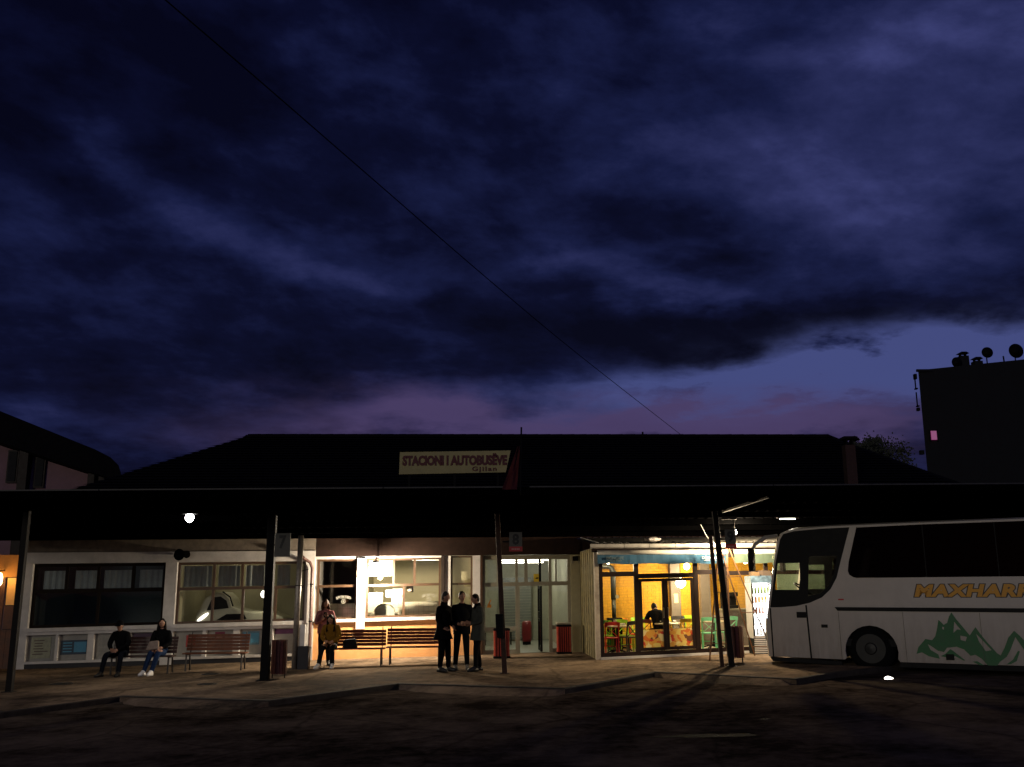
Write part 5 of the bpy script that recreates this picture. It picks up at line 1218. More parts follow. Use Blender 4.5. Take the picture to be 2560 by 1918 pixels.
MB().box(1.9, 11.7, .07, .45, 2.72, 2.95).box(1.9, 11.7, BW - .45, BW - .07, 2.72, 2.95).build('luggage_rack', m_btrim, bs, frame=BUS)
# lettering with dark outline
m_ylet = mat('yellow_vinyl_letters', (.72, .33, .012), .5, var=.08); m_ylo = mat('dark_letter_outline', (.03, .018, .010), .5)
tvs, tfs = text_mesh('MAXHARRAJ', .40, .020, .22, 1.10)
def letters(off, m, dy, name):
    vs, fs = text_mesh('MAXHARRAJ', .40, off, .22, 1.10)
    x0 = min(v.x for v in tvs); x1 = max(v.x for v in tvs); y0 = min(v.y for v in tvs); y1 = max(v.y for v in tvs)
    sx = 2.72 / (x1 - x0); sz = .335 / (y1 - y0)
    MB().add([(b_(.99) + (v.x - x0) * sx, dy - v.z * .3, 1.525 + (v.y - y0) * sz) for v in vs], fs).build(name, m, bs, frame=BUS)
letters(.040, m_ylo, -.002, 'lettering_outline'); letters(.020, m_ylet, -.0045, 'lettering')
# green mountain emblem
m_green = mat('green_vinyl', (.007, .125, .030), .5, var=.2, scale=5)
def emb(outer, holes=()): fill([(b_(x), z) for x, z in outer], [[(b_(x), z) for x, z in h] for h in holes], -.0075, -.0015).build('emblem', m_green, bs, frame=BUS)
Zc = lambda pts: [(.93 + (x - 1300) / 1180 * 2.80 * (1.0 - .06 * (x - 1300) / 1180), .42 + (1245 - y) / 340 * .86 * (1.0 + .0 * x)) for x, y in pts]
emb(Zc([(1300, 1245), (1320, 1190), (1350, 1160), (1385, 1122), (1440, 1132), (1470, 1100), (1490, 1040), (1510, 965), (1550, 1005), (1580, 990), (1600, 940), (1625, 905), (1660, 960), (1700, 1010), (1760, 1088), (1785, 1055), (1815, 1020), (1850, 1075), (1900, 1140),
        (1975, 1225), (2000, 1240), (2040, 1180), (2080, 1100), (2135, 1045), (2180, 1085), (2240, 1150), (2300, 1225), (2290, 1240), (2200, 1190), (2140, 1095), (2090, 1190), (2050, 1250), (1990, 1290), (1945, 1340), (1890, 1325), (1840, 1270), (1790, 1240), (1750, 1250), (1700, 1200), (1640, 1180), (1560, 1190), (1530, 1225), (1480, 1215), (1430, 1180), (1400, 1165), (1420, 1210), (1480, 1245), (1490, 1280), (1400, 1262), (1345, 1232)]),
    [Zc(h) for h in ([(1640, 980), (1690, 1045), (1660, 1040), (1625, 1070)], [(1680, 1090), (1735, 1100), (1720, 1135), (1680, 1125)], [(1815, 1075), (1850, 1110), (1930, 1200), (1880, 1210), (1830, 1130)], [(1535, 1020), (1550, 1025), (1548, 1045), (1536, 1040)])])
emb(Zc([(1585, 1200), (1610, 1215), (1700, 1285), (1690, 1290), (1620, 1255), (1590, 1268), (1650, 1282), (1560, 1270), (1500, 1258), (1540, 1240)]))
emb(Zc([(1760, 1295), (1800, 1290), (1870, 1330), (1830, 1325)]))
emb(Zc([(2040, 1310), (2100, 1270), (2150, 1200), (2165, 1205), (2130, 1280), (2080, 1305)]))
# ------------------------------------------------------------------ people
m_skin = mat('skin', (.32, .165, .105), .55, var=.08)
def stand():
    return dict(pelvis=(0, 0, .95), spine=(0, .01, 1.12), chest=(0, .0, 1.34), neck=(0, -.01, 1.49), nape=(0, -.015, 1.56),
        shl=(.19, 0, 1.42), ell=(.24, .03, 1.13), wrl=(.22, -.06, .89), pal=(.215, -.08, .81),
        shr=(-.19, 0, 1.42), elr=(-.24, .03, 1.13), wrr=(-.22, -.06, .89), par=(-.215, -.08, .81),
        hil=(.095, 0, .91), knl=(.10, -.02, .50), anl=(.11, .03, .085), tol=(.13, -.15, .035),
        hir=(-.095, 0, .91), knr=(-.10, -.02, .50), anr=(-.11, .03, .085), tor=(-.13, -.15, .035), head=(0, -.035, 1.66), look=(0, -1, 0))
def sit(lean=0.):
    d = dict(pelvis=(0, .0, .56), spine=(0, .02 - lean * .3, .73), chest=(0, .02 - lean * .8, .94), neck=(0, -lean, 1.09), nape=(0, -.01 - lean * 1.1, 1.15),
        shl=(.18, .0 - lean * .8, 1.02), ell=(.23, -.05 - lean * .6, .76), wrl=(.10, -.26, .66), pal=(.06, -.32, .64),
        shr=(-.18, .0 - lean * .8, 1.02), elr=(-.23, -.05 - lean * .6, .76), wrr=(-.10, -.26, .66), par=(-.06, -.32, .64),
        hil=(.10, -.02, .53), knl=(.13, -.44, .52), anl=(.14, -.46, .09), tol=(.15, -.64, .035),
        hir=(-.10, -.02, .53), knr=(-.13, -.44, .52), anr=(-.14, -.46, .09), tor=(-.15, -.64, .035), head=(0, -.04 - lean * 1.2, 1.25), look=(0, -1, 0))
    return d
RADI = dict(pelvis=(.155, .12), spine=(.158, .128), chest=(.185, .14), neck=(.07, .065), nape=(.052, .055), sh=(.092, .092), el=(.068, .068), wr=(.042, .042), pa=(.042, .026), hi=(.105, .11), kn=(.076, .078), an=(.056, .056), to=(.042, .036))
BONES = [('pelvis', 'spine', 'top'), ('spine', 'chest', 'top'), ('chest', 'neck', 'top'), ('neck', 'nape', 'skin')]
for s in 'lr':
    BONES += [('chest', 'sh' + s, 'top'), ('sh' + s, 'el' + s, 'top'), ('el' + s, 'wr' + s, 'top'), ('wr' + s, 'pa' + s, 'skin'), ('pelvis', 'hi' + s, 'legs'), ('hi' + s, 'kn' + s, 'legs'), ('kn' + s, 'an' + s, 'legs'), ('an' + s, 'to' + s, 'shoe')]
def head_mesh(c, look, k=1.):
    """head with brow, nose, chin and ears; look is the facing direction"""
    vs = []; fs = []; nu, nv = 20, 14
    f = Vector(look).normalized(); x = f.cross(Vector((0, 0, 1))).normalized(); u_ = x.cross(f).normalized()
    for j in range(nv + 1):
        ph = pi * j / nv
        for i in range(nu):
            th = 2 * pi * i / nu
            a, b, z = sin(ph) * cos(th), sin(ph) * sin(th), cos(ph)        # b: forward
            w = .074 * (1 - .28 * max(0, -z) ** 1.5); d = .094 * (1 - .12 * max(0, -z)); h = .118
            px, py, pz = a * w, b * d, z * h
            if b > 0: py *= 1 - .10 * (1 - abs(z))
            if b > .85 and -.42 < z < .12: py += .022 * (1 - abs(a) * 3.2 if abs(a) < .31 else 0) * (1 - (z + .30) if z > -.3 else .7)    # nose
            if b > .5 and .10 < z < .28: py += .006                                                                                       # brow
            if b > .6 and z < -.75: py += .012                                                                                            # chin
            if abs(a) > .93 and -.28 < z < .22: px *= 1.16                                                                                # ears
            vs.append(Vector(c) + (x * px + f * py + u_ * pz) * k)
    for j in range(nv):
        for i in range(nu): fs.append((j * nu + i, j * nu + (i + 1) % nu, (j + 1) * nu + (i + 1) % nu, (j + 1) * nu + i))
    return vs, fs, (x, f, u_)
def fabric(name, c, r=.95): return mat(name, c, r, var=.18, scale=14, bump=.15, bscale=25, spec=.05)
def person(label, loc, rotz, J, top, legs, shoe, hair, hairlen=0., scale=1., coat=None, cap=None, collar=None, hood=None, skin=None):
    o = root('person', label, 'person', loc, rotz)
    skin = skin or m_skin
    me = bpy.data.meshes.new('body_skeleton'); vs = []; es = []; rad = []; idx = {}
    def addv(n, p, r): idx[n] = len(vs); vs.append(Vector(p)); rad.append(r)
    for n in ('pelvis', 'spine', 'chest', 'neck', 'nape'): addv(n, J[n], RADI[n])
    for s in 'lr':
        for n in ('sh', 'el', 'wr', 'pa', 'hi', 'kn', 'an', 'to'): addv(n + s, J[n + s], RADI[n])
    for a, b, _ in BONES: es.append((idx[a], idx[b]))
    fing = []
    for s in 'lr':      # five fingers, unequal and bent, thumb from the side of the palm
        pa, wr = Vector(J['pa' + s]), Vector(J['wr' + s]); d = (pa - wr).normalized()
        side = d.cross(Vector((0, -1, .3))).normalized(); dn = d.cross(side).normalized()
        sg = 1 if s == 'l' else -1
        for k, ln in enumerate((.062, .072, .068, .052)):
            b0 = pa + side * (k - 1.5) * .021
            addv('f%s%da' % (s, k), b0 + d * .03, (.0095, .0095)); addv('f%s%db' % (s, k), b0 + d * (.03 + ln * .55) - dn * .012, (.0085, .0085)); addv('f%s%dc' % (s, k), b0 + d * (.03 + ln * .9) - dn * .035, (.0075, .0075))
            es += [(idx['pa' + s], idx['f%s%da' % (s, k)]), (idx['f%s%da' % (s, k)], idx['f%s%db' % (s, k)]), (idx['f%s%db' % (s, k)], idx['f%s%dc' % (s, k)])]
        addv('t%sa' % s, pa - d * .025 - side * .05, (.011, .011)); addv('t%sb' % s, pa + d * .02 - side * .07 - dn * .02, (.009, .009))
        es += [(idx['pa' + s], idx['t%sa' % s]), (idx['t%sa' % s], idx['t%sb' % s])]
    me.from_pydata([tuple(v) for v in vs], es, [])
    ob = bpy.data.objects.new('tmp_body', me); COL.objects.link(ob)
    sk = ob.modifiers.new('skin', 'SKIN'); sk.use_smooth_shade = True; sk.branch_smoothing = .3
    for i, r in enumerate(rad): me.skin_vertices[0].data[i].radius = r
    me.skin_vertices[0].data[idx['pelvis']].use_root = True
    sb = ob.modifiers.new('sub', 'SUBSURF'); sb.levels = 2; sb.render_levels = 2
    dg = bpy.context.evaluated_depsgraph_get(); dg.update()
    ev = bpy.data.meshes.new_from_object(ob.evaluated_get(dg))
    BV = [v.co.copy() for v in ev.vertices]; BF = [tuple(p.vertices) for p in ev.polygons]
    bpy.data.objects.remove(ob); bpy.data.meshes.remove(me); bpy.data.meshes.remove(ev)
    slots = {'top': 0, 'legs': 1, 'shoe': 2, 'skin': 3}
    segs = [(Vector(J[a]), Vector(J[b]), (RADI.get(a) or RADI[a[:2]])[0], (RADI.get(b) or RADI[b[:2]])[0], slots[k]) for a, b, k in BONES]
    def label_of(p):
        best, bi = 9e9, 0
        for a, b, ra, rb, k in segs:
            ab = b - a; t = max(0, min(1, (p - a).dot(ab) / max(1e-9, ab.length_squared)))
            dd = (p - (a + ab * t)).length / (ra + (rb - ra) * t)
            if dd < best: best, bi = dd, k
        if min((p - Vector(J['pal'])).length, (p - Vector(J['par'])).length) < .12:
            dw = min((p - Vector(J['wrl'])).length, (p - Vector(J['wrr'])).length)
            if min((p - Vector(J['pal'])).length, (p - Vector(J['par'])).length) < dw + .02: return 3
        return bi
    mb = MB(); mb.v = list(BV); mb.f = list(BF); mb.mi = [label_of(sum((BV[i] for i in f), Vector()) / len(f)) for f in BF]
    hv, hf, (hx, hfw, hu) = head_mesh(J['head'], J['look'])
    mb.add(hv, hf, 3)
    hc = Vector(J['head'])
    for s in (-1, 1):      # eyes and mouth as shallow dark shapes on the face
        e = hc + hx * s * .03 + hfw * .083 + hu * .008
        mb.add([e - hx * .012 - hu * .005, e + hx * .012 - hu * .005, e + hx * .012 + hu * .005, e - hx * .012 + hu * .005], [(0, 1, 2, 3)], 4)
    e = hc + hfw * .089 - hu * .062
    mb.add([e - hx * .02 - hu * .004, e + hx * .02 - hu * .004, e + hx * .02 + hu * .004, e - hx * .02 + hu * .004], [(0, 1, 2, 3)], 5)
    F = MW[o] @ Matrix.Scale(scale, 4)
    body = mb.build('body', [top, legs, shoe, skin, mat('eye_dark', (.02, .012, .01), .3), mat('lips', (.25, .08, .07), .5)], o, frame=F, smooth=True)
    # shoes soles thicken the foot
    so_ = MB()
    for s in 'lr':
        a, t = Vector(J['an' + s]), Vector(J['to' + s]); dirn = Vector((t.x - a.x, t.y - a.y, 0)).normalized(); sd_ = Vector((-dirn.y, dirn.x, 0)); zb = min(t.z, a.z) - .035
        ring = []
        for (l, w) in ((-.06, .032), (-.07, 0), (-.06, -.032), (.06, -.044), (.16, -.045), (.215, -.02), (.22, .012), (.16, .042), (.06, .04)):
            ring.append(Vector((a.x, a.y, 0)) + dirn * l + sd_ * w)
        n = len(ring); b = [Vector((p.x, p.y, zb)) for p in ring] + [Vector((p.x, p.y, zb + .05)) for p in ring] + [Vector((p.x, p.y, zb + .075)).lerp(Vector((a.x, a.y, zb + .10)), .35) for p in ring]
        so_.add(b, [tuple(range(n))[::-1]] + [(i, (i + 1) % n, n + (i + 1) % n, n + i) for i in range(n)] + [(n + i, n + (i + 1) % n, 2 * n + (i + 1) % n, 2 * n + i) for i in range(n)] + [tuple(range(2 * n, 3 * n))])
    so_.build('shoe', shoe, o, frame=F, smooth=True)
    # hair
    if hair:
        hm = MB(); nu, nv = 20, 10; vs2 = []; fs2 = []
        for j in range(nv + 1):
            for i in range(nu):
                th = 2 * pi * i / nu; ph = pi * (.60 - .17 * sin(th) if sin(th) < 0 else .60 - .08 * sin(th)) * j / nv; a, b, z = sin(ph) * cos(th), sin(ph) * sin(th), cos(ph)
                drop = 0
                if b > .45 and j > 5: zc = max(z, .30)
                else: zc = z
                wob = 1 + .05 * sin(7 * th + j)
                vs2.append(hc + hx * a * .081 * wob + hfw * (b * .095 - .012) + hu * (zc * .124 + .008))
        for j in range(nv):
            for i in range(nu): fs2.append((j * nu + i, j * nu + (i + 1) % nu, (j + 1) * nu + (i + 1) % nu, (j + 1) * nu + i))
        hm.add(vs2, fs2)
        if hairlen > 0:
            for i in range(26):
                a = pi + pi * (i / 25) if True else 0
                a = RAD(160 + 220 * i / 25); px, pb = cos(a), sin(a)
                p0 = hc + hx * px * .078 + hfw * (pb * .085 - .01) + hu * .05
                p1 = hc + hx * px * .098 + hfw * (pb * .09 - .015) - hu * hairlen * .5
                p2 = hc + hx * px * (.10 + .02 * sin(i * 2.1)) + hfw * (pb * .075 - .01 + .02 * sin(i)) - Vector((0, 0, hairlen * (1 + .12 * sin(i * 3.3))))
                hm.tube([p0, p1, p2], [.022, .026, .010], 6)
        hm.build('hair', hair, o, frame=F, smooth=True)
    if cap:
        cm_ = MB(); cm_.add([hc + hx * cos(2 * pi * i / 18) * .09 * q + hfw * (sin(2 * pi * i / 18) * .103 * q - .008) + hu * h for (q, h) in ((1.0, .035), (1.0, .07), (.86, .115), (.5, .142), (.05, .148)) for i in range(18)],
            [(j * 18 + i, j * 18 + (i + 1) % 18, (j + 1) * 18 + (i + 1) % 18, (j + 1) * 18 + i) for j in range(4) for i in range(18)])
        cm_.add([hc + hx * .07 * s + hfw * l + hu * h for (l, h) in ((.07, .045), (.165, .025)) for s in (-1, -.4, .4, 1)], [(0, 1, 5, 4), (1, 2, 6, 5), (2, 3, 7, 6)])
        cm_.build('cap', cap, o, frame=F, smooth=True)
    if coat:      # open skirt of the coat below the waist and a stand-up collar
        cmat, hem, flare = coat; pz = Vector(J['pelvis']); ct_ = MB(); n = 22; rows = 7
        zt = J['neck'][2] - .075; rows = 10
        def prof(t):
            ks = ((0, .12, .10), (.07, .19, .135), (.16, .205, .15), (.45, .19, .145), (.62, .185, .145), (1, .185 + flare, .14 + flare * .9))
            for (ta, wa_, da_), (tb_, wb_, db_) in zip(ks, ks[1:]):
                if t <= tb_: q = (t - ta) / (tb_ - ta); return wa_ + (wb_ - wa_) * q, da_ + (db_ - da_) * q
            return ks[-1][1:]
        for j in range(rows + 1):
            t = j / rows; z = zt + (hem - zt) * t; hw, hd = prof(t)
            for i in range(n):
                a = 2 * pi * i / n; w = 1 + .05 * sin(4 * a + j * 1.1) * t
                ct_.v.append(Vector((pz.x * t + cos(a) * hw * w, pz.y * t + sin(a) * hd * w + .005, z)))
        for j in range(rows):
            for i in range(n): ct_.f.append((j * n + i, j * n + (i + 1) % n, (j + 1) * n + (i + 1) % n, (j + 1) * n + i)); ct_.mi.append(0)
        ct_.build('coat', cmat, o, frame=F, smooth=True)
    if collar:
        nk = Vector(J['neck']); cl_ = MB(); n = 16
        for j, (r_, dz_) in enumerate(((.115, -.05), (.085, .02), (.08, .065))):
            for i in range(n):
                a = 2 * pi * i / n; cl_.v.append(nk + Vector((cos(a) * r_, sin(a) * r_ * .95 + .0, dz_ + .012 * sin(a))))
        for j in range(2):
            for i in range(n): cl_.f.append((j * n + i, j * n + (i + 1) % n, (j + 1) * n + (i + 1) % n, (j + 1) * n + i)); cl_.mi.append(0)
        cl_.build('collar', collar, o, frame=F, smooth=True)
    return o
c_black = fabric('black_wool', (.004, .004, .0045)); c_navy = fabric('dark_navy_cloth', (.005, .0055, .007)); c_jean = fabric('blue_denim', (.014, .028, .07)); c_dtrou = fabric('dark_trousers', (.008, .0075, .008))
c_pink = fabric('pink_fleece', (.26, .10, .10)); c_must = fabric('mustard_jacket', (.15, .075, .010)); s_white = mat('white_trainers', (.72, .70, .68), .6); s_black = mat('black_leather_shoe', (.012, .012, .012), .4); c_grey = fabric('grey_green_jacket', (.055, .058, .05))
h_dark = mat('dark_hair', (.008, .006, .005), .55, var=.3, scale=30, spec=.08); h_brown = mat('brown_hair', (.06, .028, .014), .55, var=.3, scale=30, spec=.08); h_grey = mat('greying_hair', (.035, .032, .03), .6, var=.3, scale=30, spec=.08)

# three men standing in a circle
J = stand(); J.update(ell=(.25, .0, 1.14), wrl=(.16, -.16, 1.0), pal=(.12, -.20, .96), elr=(-.25, .0, 1.14), wrr=(-.2, -.12, .98), par=(-.17, -.18, .95), tol=(.16, -.14, .035), look=(.1, -1, -.03), knl=(.12, -.05, .50), anl=(.15, -.04, .085), head=(.01, -.05, 1.665), chest=(.0, -.01, 1.35), pelvis=(-.02, 0, .95))
person('man in a long black coat standing leftmost of the three, turned to the right', (-1.68, 23.75, g(-1.68)), RAD(62), J, c_black, c_black, s_black, h_grey, coat=(c_black, .72, .07), collar=c_black, scale=1.04)
J = stand(); J.update(ell=(.26, .02, 1.16), wrl=(.10, -.15, 1.06), pal=(.03, -.18, 1.06), elr=(-.26, .02, 1.16), wrr=(-.10, -.15, 1.04), par=(-.03, -.18, 1.03), look=(.25, -1, 0), knl=(.11, -.02, .5), anl=(.13, .02, .085), knr=(-.12, -.02, .5), anr=(-.15, .02, .085))
person('man in a black jacket facing the camera, middle of the three standing men', (-1.27, 24.2, g(-1.27)), RAD(8), J, c_navy, c_dtrou, fabric('grey_shoes', (.10, .09, .08)), h_dark, coat=(c_navy, .80, .03), scale=1.04)
J = stand(); J.update(ell=(.24, .02, 1.14), wrl=(.12, -.2, 1.08), pal=(.06, -.24, 1.1), elr=(-.24, .02, 1.14), wrr=(-.12, -.19, 1.04), par=(-.06, -.23, 1.05), look=(0, -1, -.16), head=(0, -.07, 1.645), knl=(.11, -.08, .5), anl=(.13, -.10, .085), tol=(.15, -.28, .035), knr=(-.1, .02, .49), anr=(-.12, .10, .085), tor=(-.16, -.08, .035))
person('man in a dark grey-green jacket standing rightmost of the three, turned to the left', (-.86, 23.7, g(-.86)), RAD(-68), J, c_grey, c_dtrou, s_black, h_dark, coat=(c_grey, .70, .05), collar=c_black, scale=1.01)
# woman in pink standing behind the bench end
J = stand(); J.update(ell=(.25, -.06, 1.12), wrl=(.10, -.2, 1.27), pal=(.05, -.22, 1.34), elr=(-.25, -.06, 1.12), wrr=(-.08, -.2, 1.24), par=(-.03, -.23, 1.30), look=(.35, -1, -.05), head=(.0, -.04, 1.66))
person('woman in a pink fleece jacket standing with raised hands behind the seated woman', (-5.10, 26.75, g(-5.1)), RAD(10), J, c_pink, c_dtrou, s_black, h_brown, hairlen=.16, coat=(c_pink, .86, .04), scale=.97)
ph = root('phone', 'small black phone held up by the woman in pink', 'phone', (-5.05, 26.48, g(-5.1) + 1.27)); MB().box(-5.10, -5.02, 26.50, 26.515, g(-5.1) + 1.25, g(-5.1) + 1.40).build('case', m_black, ph, bevel=.004)
MB().box(-5.095, -5.025, 26.516, 26.519, g(-5.1) + 1.26, g(-5.1) + 1.39).build('screen', mat('phone_screen', (.03, .03, .04), .1), ph)
# woman in mustard on the red bench
J = sit(.10); J.update(head=(0, -.18, 1.22), look=(0, -1, -.55), knl=(.12, -.42, .52), anl=(.16, -.48, .09), tol=(.18, -.66, .035), knr=(-.14, -.42, .52), anr=(-.20, -.50, .09), tor=(-.24, -.67, .035))
person('woman in a mustard jacket with long dark hair seated on the red bench, head bowed', (-4.80, 26.15, g(-4.8)), RAD(-4), J, c_must, c_dtrou, s_white, h_dark, hairlen=.30, scale=1.0)
bg_ = root('black_handbag', 'black handbag lying on the red bench beside the woman in mustard', 'bag', (-4.32, 26.2, g(-4.3) + .456), .1)
loc_build(MB().add([(-.20, -.1, 0), (.20, -.1, 0), (.20, .1, 0), (-.20, .1, 0), (-.17, -.05, .22), (.14, -.05, .25), (.14, .05, .25), (-.17, .05, .22)], [(0, 3, 2, 1), (4, 5, 6, 7), (0, 1, 5, 4), (1, 2, 6, 5), (2, 3, 7, 6), (3, 0, 4, 7)]), 'pouch', m_black, bg_, bevel=.03)
loc_build(MB().tube([(-.12, 0, .22), (-.09, 0, .33), (.06, 0, .35), (.10, 0, .24)], .01, 6), 'strap', m_black, bg_, smooth=True)
# pair on the left bench
J = sit(.18); J.update(knl=(.2, -.46, .52), anl=(.20, -.52, .09), tol=(.23, -.70, .035), knr=(-.20, -.46, .52), anr=(-.24, -.54, .09), tor=(-.28, -.71, .035), head=(.02, -.27, 1.22), look=(.12, -1, -.18), wrl=(.08, -.42, .64), pal=(.03, -.47, .62), wrr=(-.08, -.42, .64), par=(-.03, -.47, .62), ell=(.26, -.2, .76), elr=(-.26, -.2, .76))
person('man in black with a dark cap seated on the left end of the dark bench', (-10.04, 25.50, g(-10.04)), RAD(-6), J, c_black, fabric('dark_jeans', (.007, .008, .012)), s_black, h_dark, cap=c_black, scale=1.0)
J = sit(.02); J.update(knl=(.06, -.44, .53), anl=(-.05, -.50, .09), tol=(-.07, -.68, .035), knr=(-.12, -.44, .54), anr=(-.24, -.50, .09), tor=(-.28, -.67, .035), look=(.3, -1, -.05))
person('woman in dark jacket, jeans and white trainers seated on the dark bench', (-9.05, 25.50, g(-9.05)), RAD(2), J, c_black, c_jean, s_white, h_dark, hairlen=.22, scale=1.0)
b2 = root('pale_bag', 'pale cloth bag on the lap of the woman in white trainers', 'bag', (-9.11, 25.16, g(-9.05) + .60), .2)
loc_build(MB().add([(-.20, -.10, 0), (.12, -.10, .03), (.12, .10, .03), (-.20, .10, 0), (-.12, -.06, .22), (.10, -.06, .24), (.10, .06, .24), (-.12, .06, .22)], [(0, 3, 2, 1), (4, 5, 6, 7), (0, 1, 5, 4), (1, 2, 6, 5), (2, 3, 7, 6), (3, 0, 4, 7)]), 'pouch', fabric('pale_canvas', (.22, .17, .14)), b2, bevel=.03)
loc_build(MB().tube([(-.08, -.03, .22), (-.04, -.05, .32), (.05, -.05, .33), (.08, -.03, .24)], .009, 6), 'strap', c_black, b2)
# guest in black inside the cafe, seen from behind
sc_ = fpt(3.90, -2.05, .06)
J = sit(.32); J.update(ell=(.30, -.30, .80), elr=(-.30, -.30, .80), wrl=(.14, -.42, .80), pal=(.08, -.46, .80), wrr=(-.14, -.42, .80), par=(-.08, -.46, .80), head=(.02, -.44, 1.16), look=(.2, -1, -.5))
person('person in black hunched over a cafe table seen through the glass doors', tuple(sc_), RAD(183), J, c_black, c_dtrou, s_black, h_dark, scale=1.0)
st_seat = root('cafe_stool', 'dark stool under the hunched person in the cafe', 'stool', tuple(sc_), TH)
loc_build(MB().lathe([(.17, .43), (.18, .45), (.17, .47)], (0, 0, 0), 16), 'seat', m_colm, st_seat)
for k in range(4): loc_build(MB().bar((.12 * cos(pi / 4 + k * pi / 2), .12 * sin(pi / 4 + k * pi / 2), .43), (.17 * cos(pi / 4 + k * pi / 2), .17 * sin(pi / 4 + k * pi / 2), 0), .028), 'leg', m_black, st_seat)
# ------------------------------------------------------------------ houses behind
m_pinkwall = mat('pink_plaster_wall', (.22, .125, .14), .9, var=.15, scale=2)
hl = root('neighbour_house', 'pink plastered house with a long dark sloping roof behind the station at the left', 'house', (-19, 37, -.2))
# roof slab sloping down to the right, rounded eaves end
top_ = [(-30, 12.6), (-19.52, 8.62), (-15.6, 7.05), (-15.0, 6.75), (-14.68, 6.45), (-14.56, 6.15), (-14.60, 5.98), (-15.0, 5.98), (-19.0, 7.28), (-30, 11.3)]
def taper(poly, y0, y1, k):
    n = len(poly); return MB().add([(x, y0, z) for x, z in poly] + [(x - k, y1, z) for x, z in poly], [tuple(range(n)), tuple(range(2 * n - 1, n - 1, -1))] + [(i, i + n, (i + 1) % n + n, (i + 1) % n) for i in range(n)])
taper(top_, 35.6, 46, 5.5).build('roof', m_tile, hl)
taper([(-30, -.4), (-15.1, -.4), (-15.1, 6.0), (-19.0, 7.28), (-30, 11.0)], 36.4, 45, 4.6).build('wall', m_pinkwall, hl)
for x, w, z0, z1 in ((-19.0, .42, 5.9, 7.15), (-17.95, .40, 5.7, 6.9)):
    f = MB().box(x - w / 2, x + w / 2, 36.30, 36.39, z0, z1).build('window', m_darkf, hl); MB().box(x - w / 2 + .06, x + w / 2 - .06, 36.27, 36.295, z0 + .06, z1 - .06).build('pane', mat('blind_pane', (.012, .012, .014), .6, spec=.1), f)
for x, w in ((-18.45, .34), (-15.85, .25), (-15.45, .22)): MB().box(x - w / 2, x + w / 2, 36.0, 36.3, -.3, 7.2 if x < -18 else 6.2).build('post', m_darkf, hl)
br = root('apartment_block', 'black silhouette of a tall flat-roofed apartment block at the right', 'building', (26, 45, 0))
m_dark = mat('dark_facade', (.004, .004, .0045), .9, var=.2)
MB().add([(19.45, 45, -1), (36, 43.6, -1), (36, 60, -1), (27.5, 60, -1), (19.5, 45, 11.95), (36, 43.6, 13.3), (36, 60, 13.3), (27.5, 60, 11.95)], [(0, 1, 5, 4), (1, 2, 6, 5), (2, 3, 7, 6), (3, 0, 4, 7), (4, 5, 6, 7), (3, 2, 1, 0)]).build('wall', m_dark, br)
MB().box(19.40, 20.2, 44.9, 45.0, 11.86, 11.98).build('parapet', m_dark, br)
for z in (11.05, 10.2): 
    bx = MB().box(19.36, 19.385, 45.1, 45.2, z, z + .7).box(19.36, 19.46, 45.1, 45.3, z, z + .06).build('balcony_rail', m_black, br)
MB().box(19.36, 19.47, 45.1, 45.3, 11.55, 11.8).build('balcony_slab', m_dark, br); MB().box(19.36, 19.47, 45.1, 45.3, 10.0, 10.15).build('balcony_slab', m_dark, br); MB().box(19.30, 19.47, 45.1, 45.3, 7.9, 8.1).build('balcony_slab', m_dark, br)
wn = MB().box(19.77, 20.03, 44.86, 44.93, 8.56, 8.98).build('window', emis('magenta_window', (.85, .02, .40), .20), br)
MB().box(19.70, 19.74, 44.84, 44.95, 8.49, 9.06).box(20.05, 20.09, 44.84, 44.95, 8.49, 9.06).build('window_frame', m_dark, wn)
def flat_roof_z(x): return 11.95 + (x - 19.5) / 16.5 * 1.35
for x, w, h, lab in ((22.0, .42, .60, 'a'), (22.66, .40, .28, 'b')):
    z = flat_roof_z(x); c = MB().box(x - w / 2, x + w / 2, 45.4, 45.8, z - .2, z + h).build('chimney', m_dark, br)
    for s in (-1, 1): MB().box(x + s * w * .3 - .02, x + s * w * .3 + .02, 45.5, 45.7, z + h, z + h + .14).build('cap_leg', m_black, c)
    MB().prism([(x - w * .6, z + h + .12), (x - w * .3, z + h + .20), (x + w * .3, z + h + .20), (x + w * .6, z + h + .12)], 45.4, 45.8).build('cap', m_black, c)
MB().tube([(23.95, 45.5, flat_roof_z(23.95) - .2), (23.93, 45.5, flat_roof_z(23.95) + .42)], .04, 6).build('vent_pipe', m_black, br)
def dish(label, x, z, r, tilt):
    o = root('satellite_dish', label, 'satellite dish', (x, 45.3, flat_roof_z(x)), tilt, 'satellite dishes on the flat roof')
    dz = z - flat_roof_z(x)
    loc_build(MB().lathe([(r, -.10), (r * .8, -.04), (r * .4, .0), (.02, .02)], (0, 0, dz), 20, axis='Y'), 'reflector', m_black, o, smooth=True)
    loc_build(MB().tube([(0, .05, -.15), (0, .05, dz)], .03, 6), 'mast', m_black, o); loc_build(MB().bar((0, 0, dz - r * .8), (0, -.4, dz), .02), 'feed_arm', m_black, o)
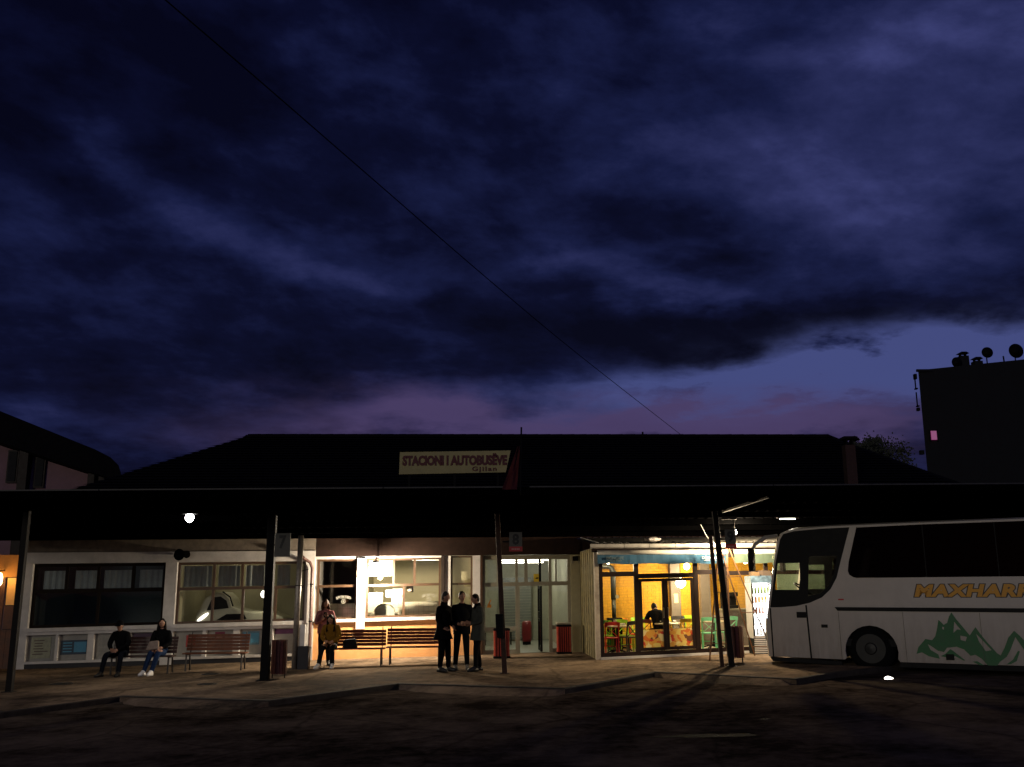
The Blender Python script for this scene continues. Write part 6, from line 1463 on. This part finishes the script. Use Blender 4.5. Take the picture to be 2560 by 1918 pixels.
dish('small dark satellite dish left of the tall chimney on the block', 21.49, 12.36, .27, .1); dish('dark satellite dish on a mast right of the low chimney on the block', 23.03, 12.85, .27, -.1); dish('large dark satellite dish at the right end of the flat roof', 24.42, 12.92, .36, .0)
# ------------------------------------------------------------------ bare tree behind the roof
tr = root('tree', 'dark sparse twiggy tree behind the right end of the station roof', 'tree', (17.9, 48, -.2))
rt = random.Random(11); tk = MB(); lf = MB()
tk.tube([(17.9, 48, -.3), (17.85, 48, 3), (17.95, 48, 6)], [.22, .18, .12], 8); trunk = tk.build('trunk', m_dark, tr)
def grow(p, d, L, r, lev, mb):
    q = p + d * L; mb.tube([p, (p + q) / 2 + Vector((rt.uniform(-.05, .05), 0, rt.uniform(-.05, .05))), q], [r, r * .8, r * .6], 5, caps=False)
    if lev == 0:
        for k in range(9):
            c = q + Vector((rt.gauss(0, .16), rt.gauss(0, .2), rt.gauss(0, .13))); s = rt.uniform(.02, .05); a = rt.uniform(0, pi)
            u_ = Vector((cos(a), rt.uniform(-.5, .5), sin(a))) * s; v_ = Vector((-sin(a), .3, cos(a))) * s * .6
            lf.quad(c - u_ - v_, c + u_ - v_, c + u_ + v_, c - u_ + v_)
        return
    for k in range(3):
        nd = (d + Vector((rt.uniform(-.8, .9), rt.uniform(-.6, .6), rt.uniform(-.45, .45)))).normalized()
        grow(q, nd, L * rt.uniform(.62, .85), r * .6, lev - 1, mb)
limb = MB()
for k in range(6): grow(Vector((17.95, 48, 5.6)), Vector((rt.uniform(-.5, .8), rt.uniform(-.4, .4), 1)).normalized(), 1.15, .07, 4, limb)
limb.build('limbs', m_dark, tr, kind='stuff'); lf.build('crown', mat('dark_leaves', (.03, .035, .02), .8), tr, kind='stuff')
# ------------------------------------------------------------------ overhead wire
cable('overhead_wire', 'thin black overhead wire crossing the sky down to the station ridge', [(-10.5, -5, 9.9), (-6.6, 4.5, 9.25), (-4.17, 10.42, 8.93), (-2.35, 14.79, 8.60), (-.53, 19.19, 8.27), (1.81, 24.83, 7.93), (6.46, 36, 7.45)], .0095, m_black)
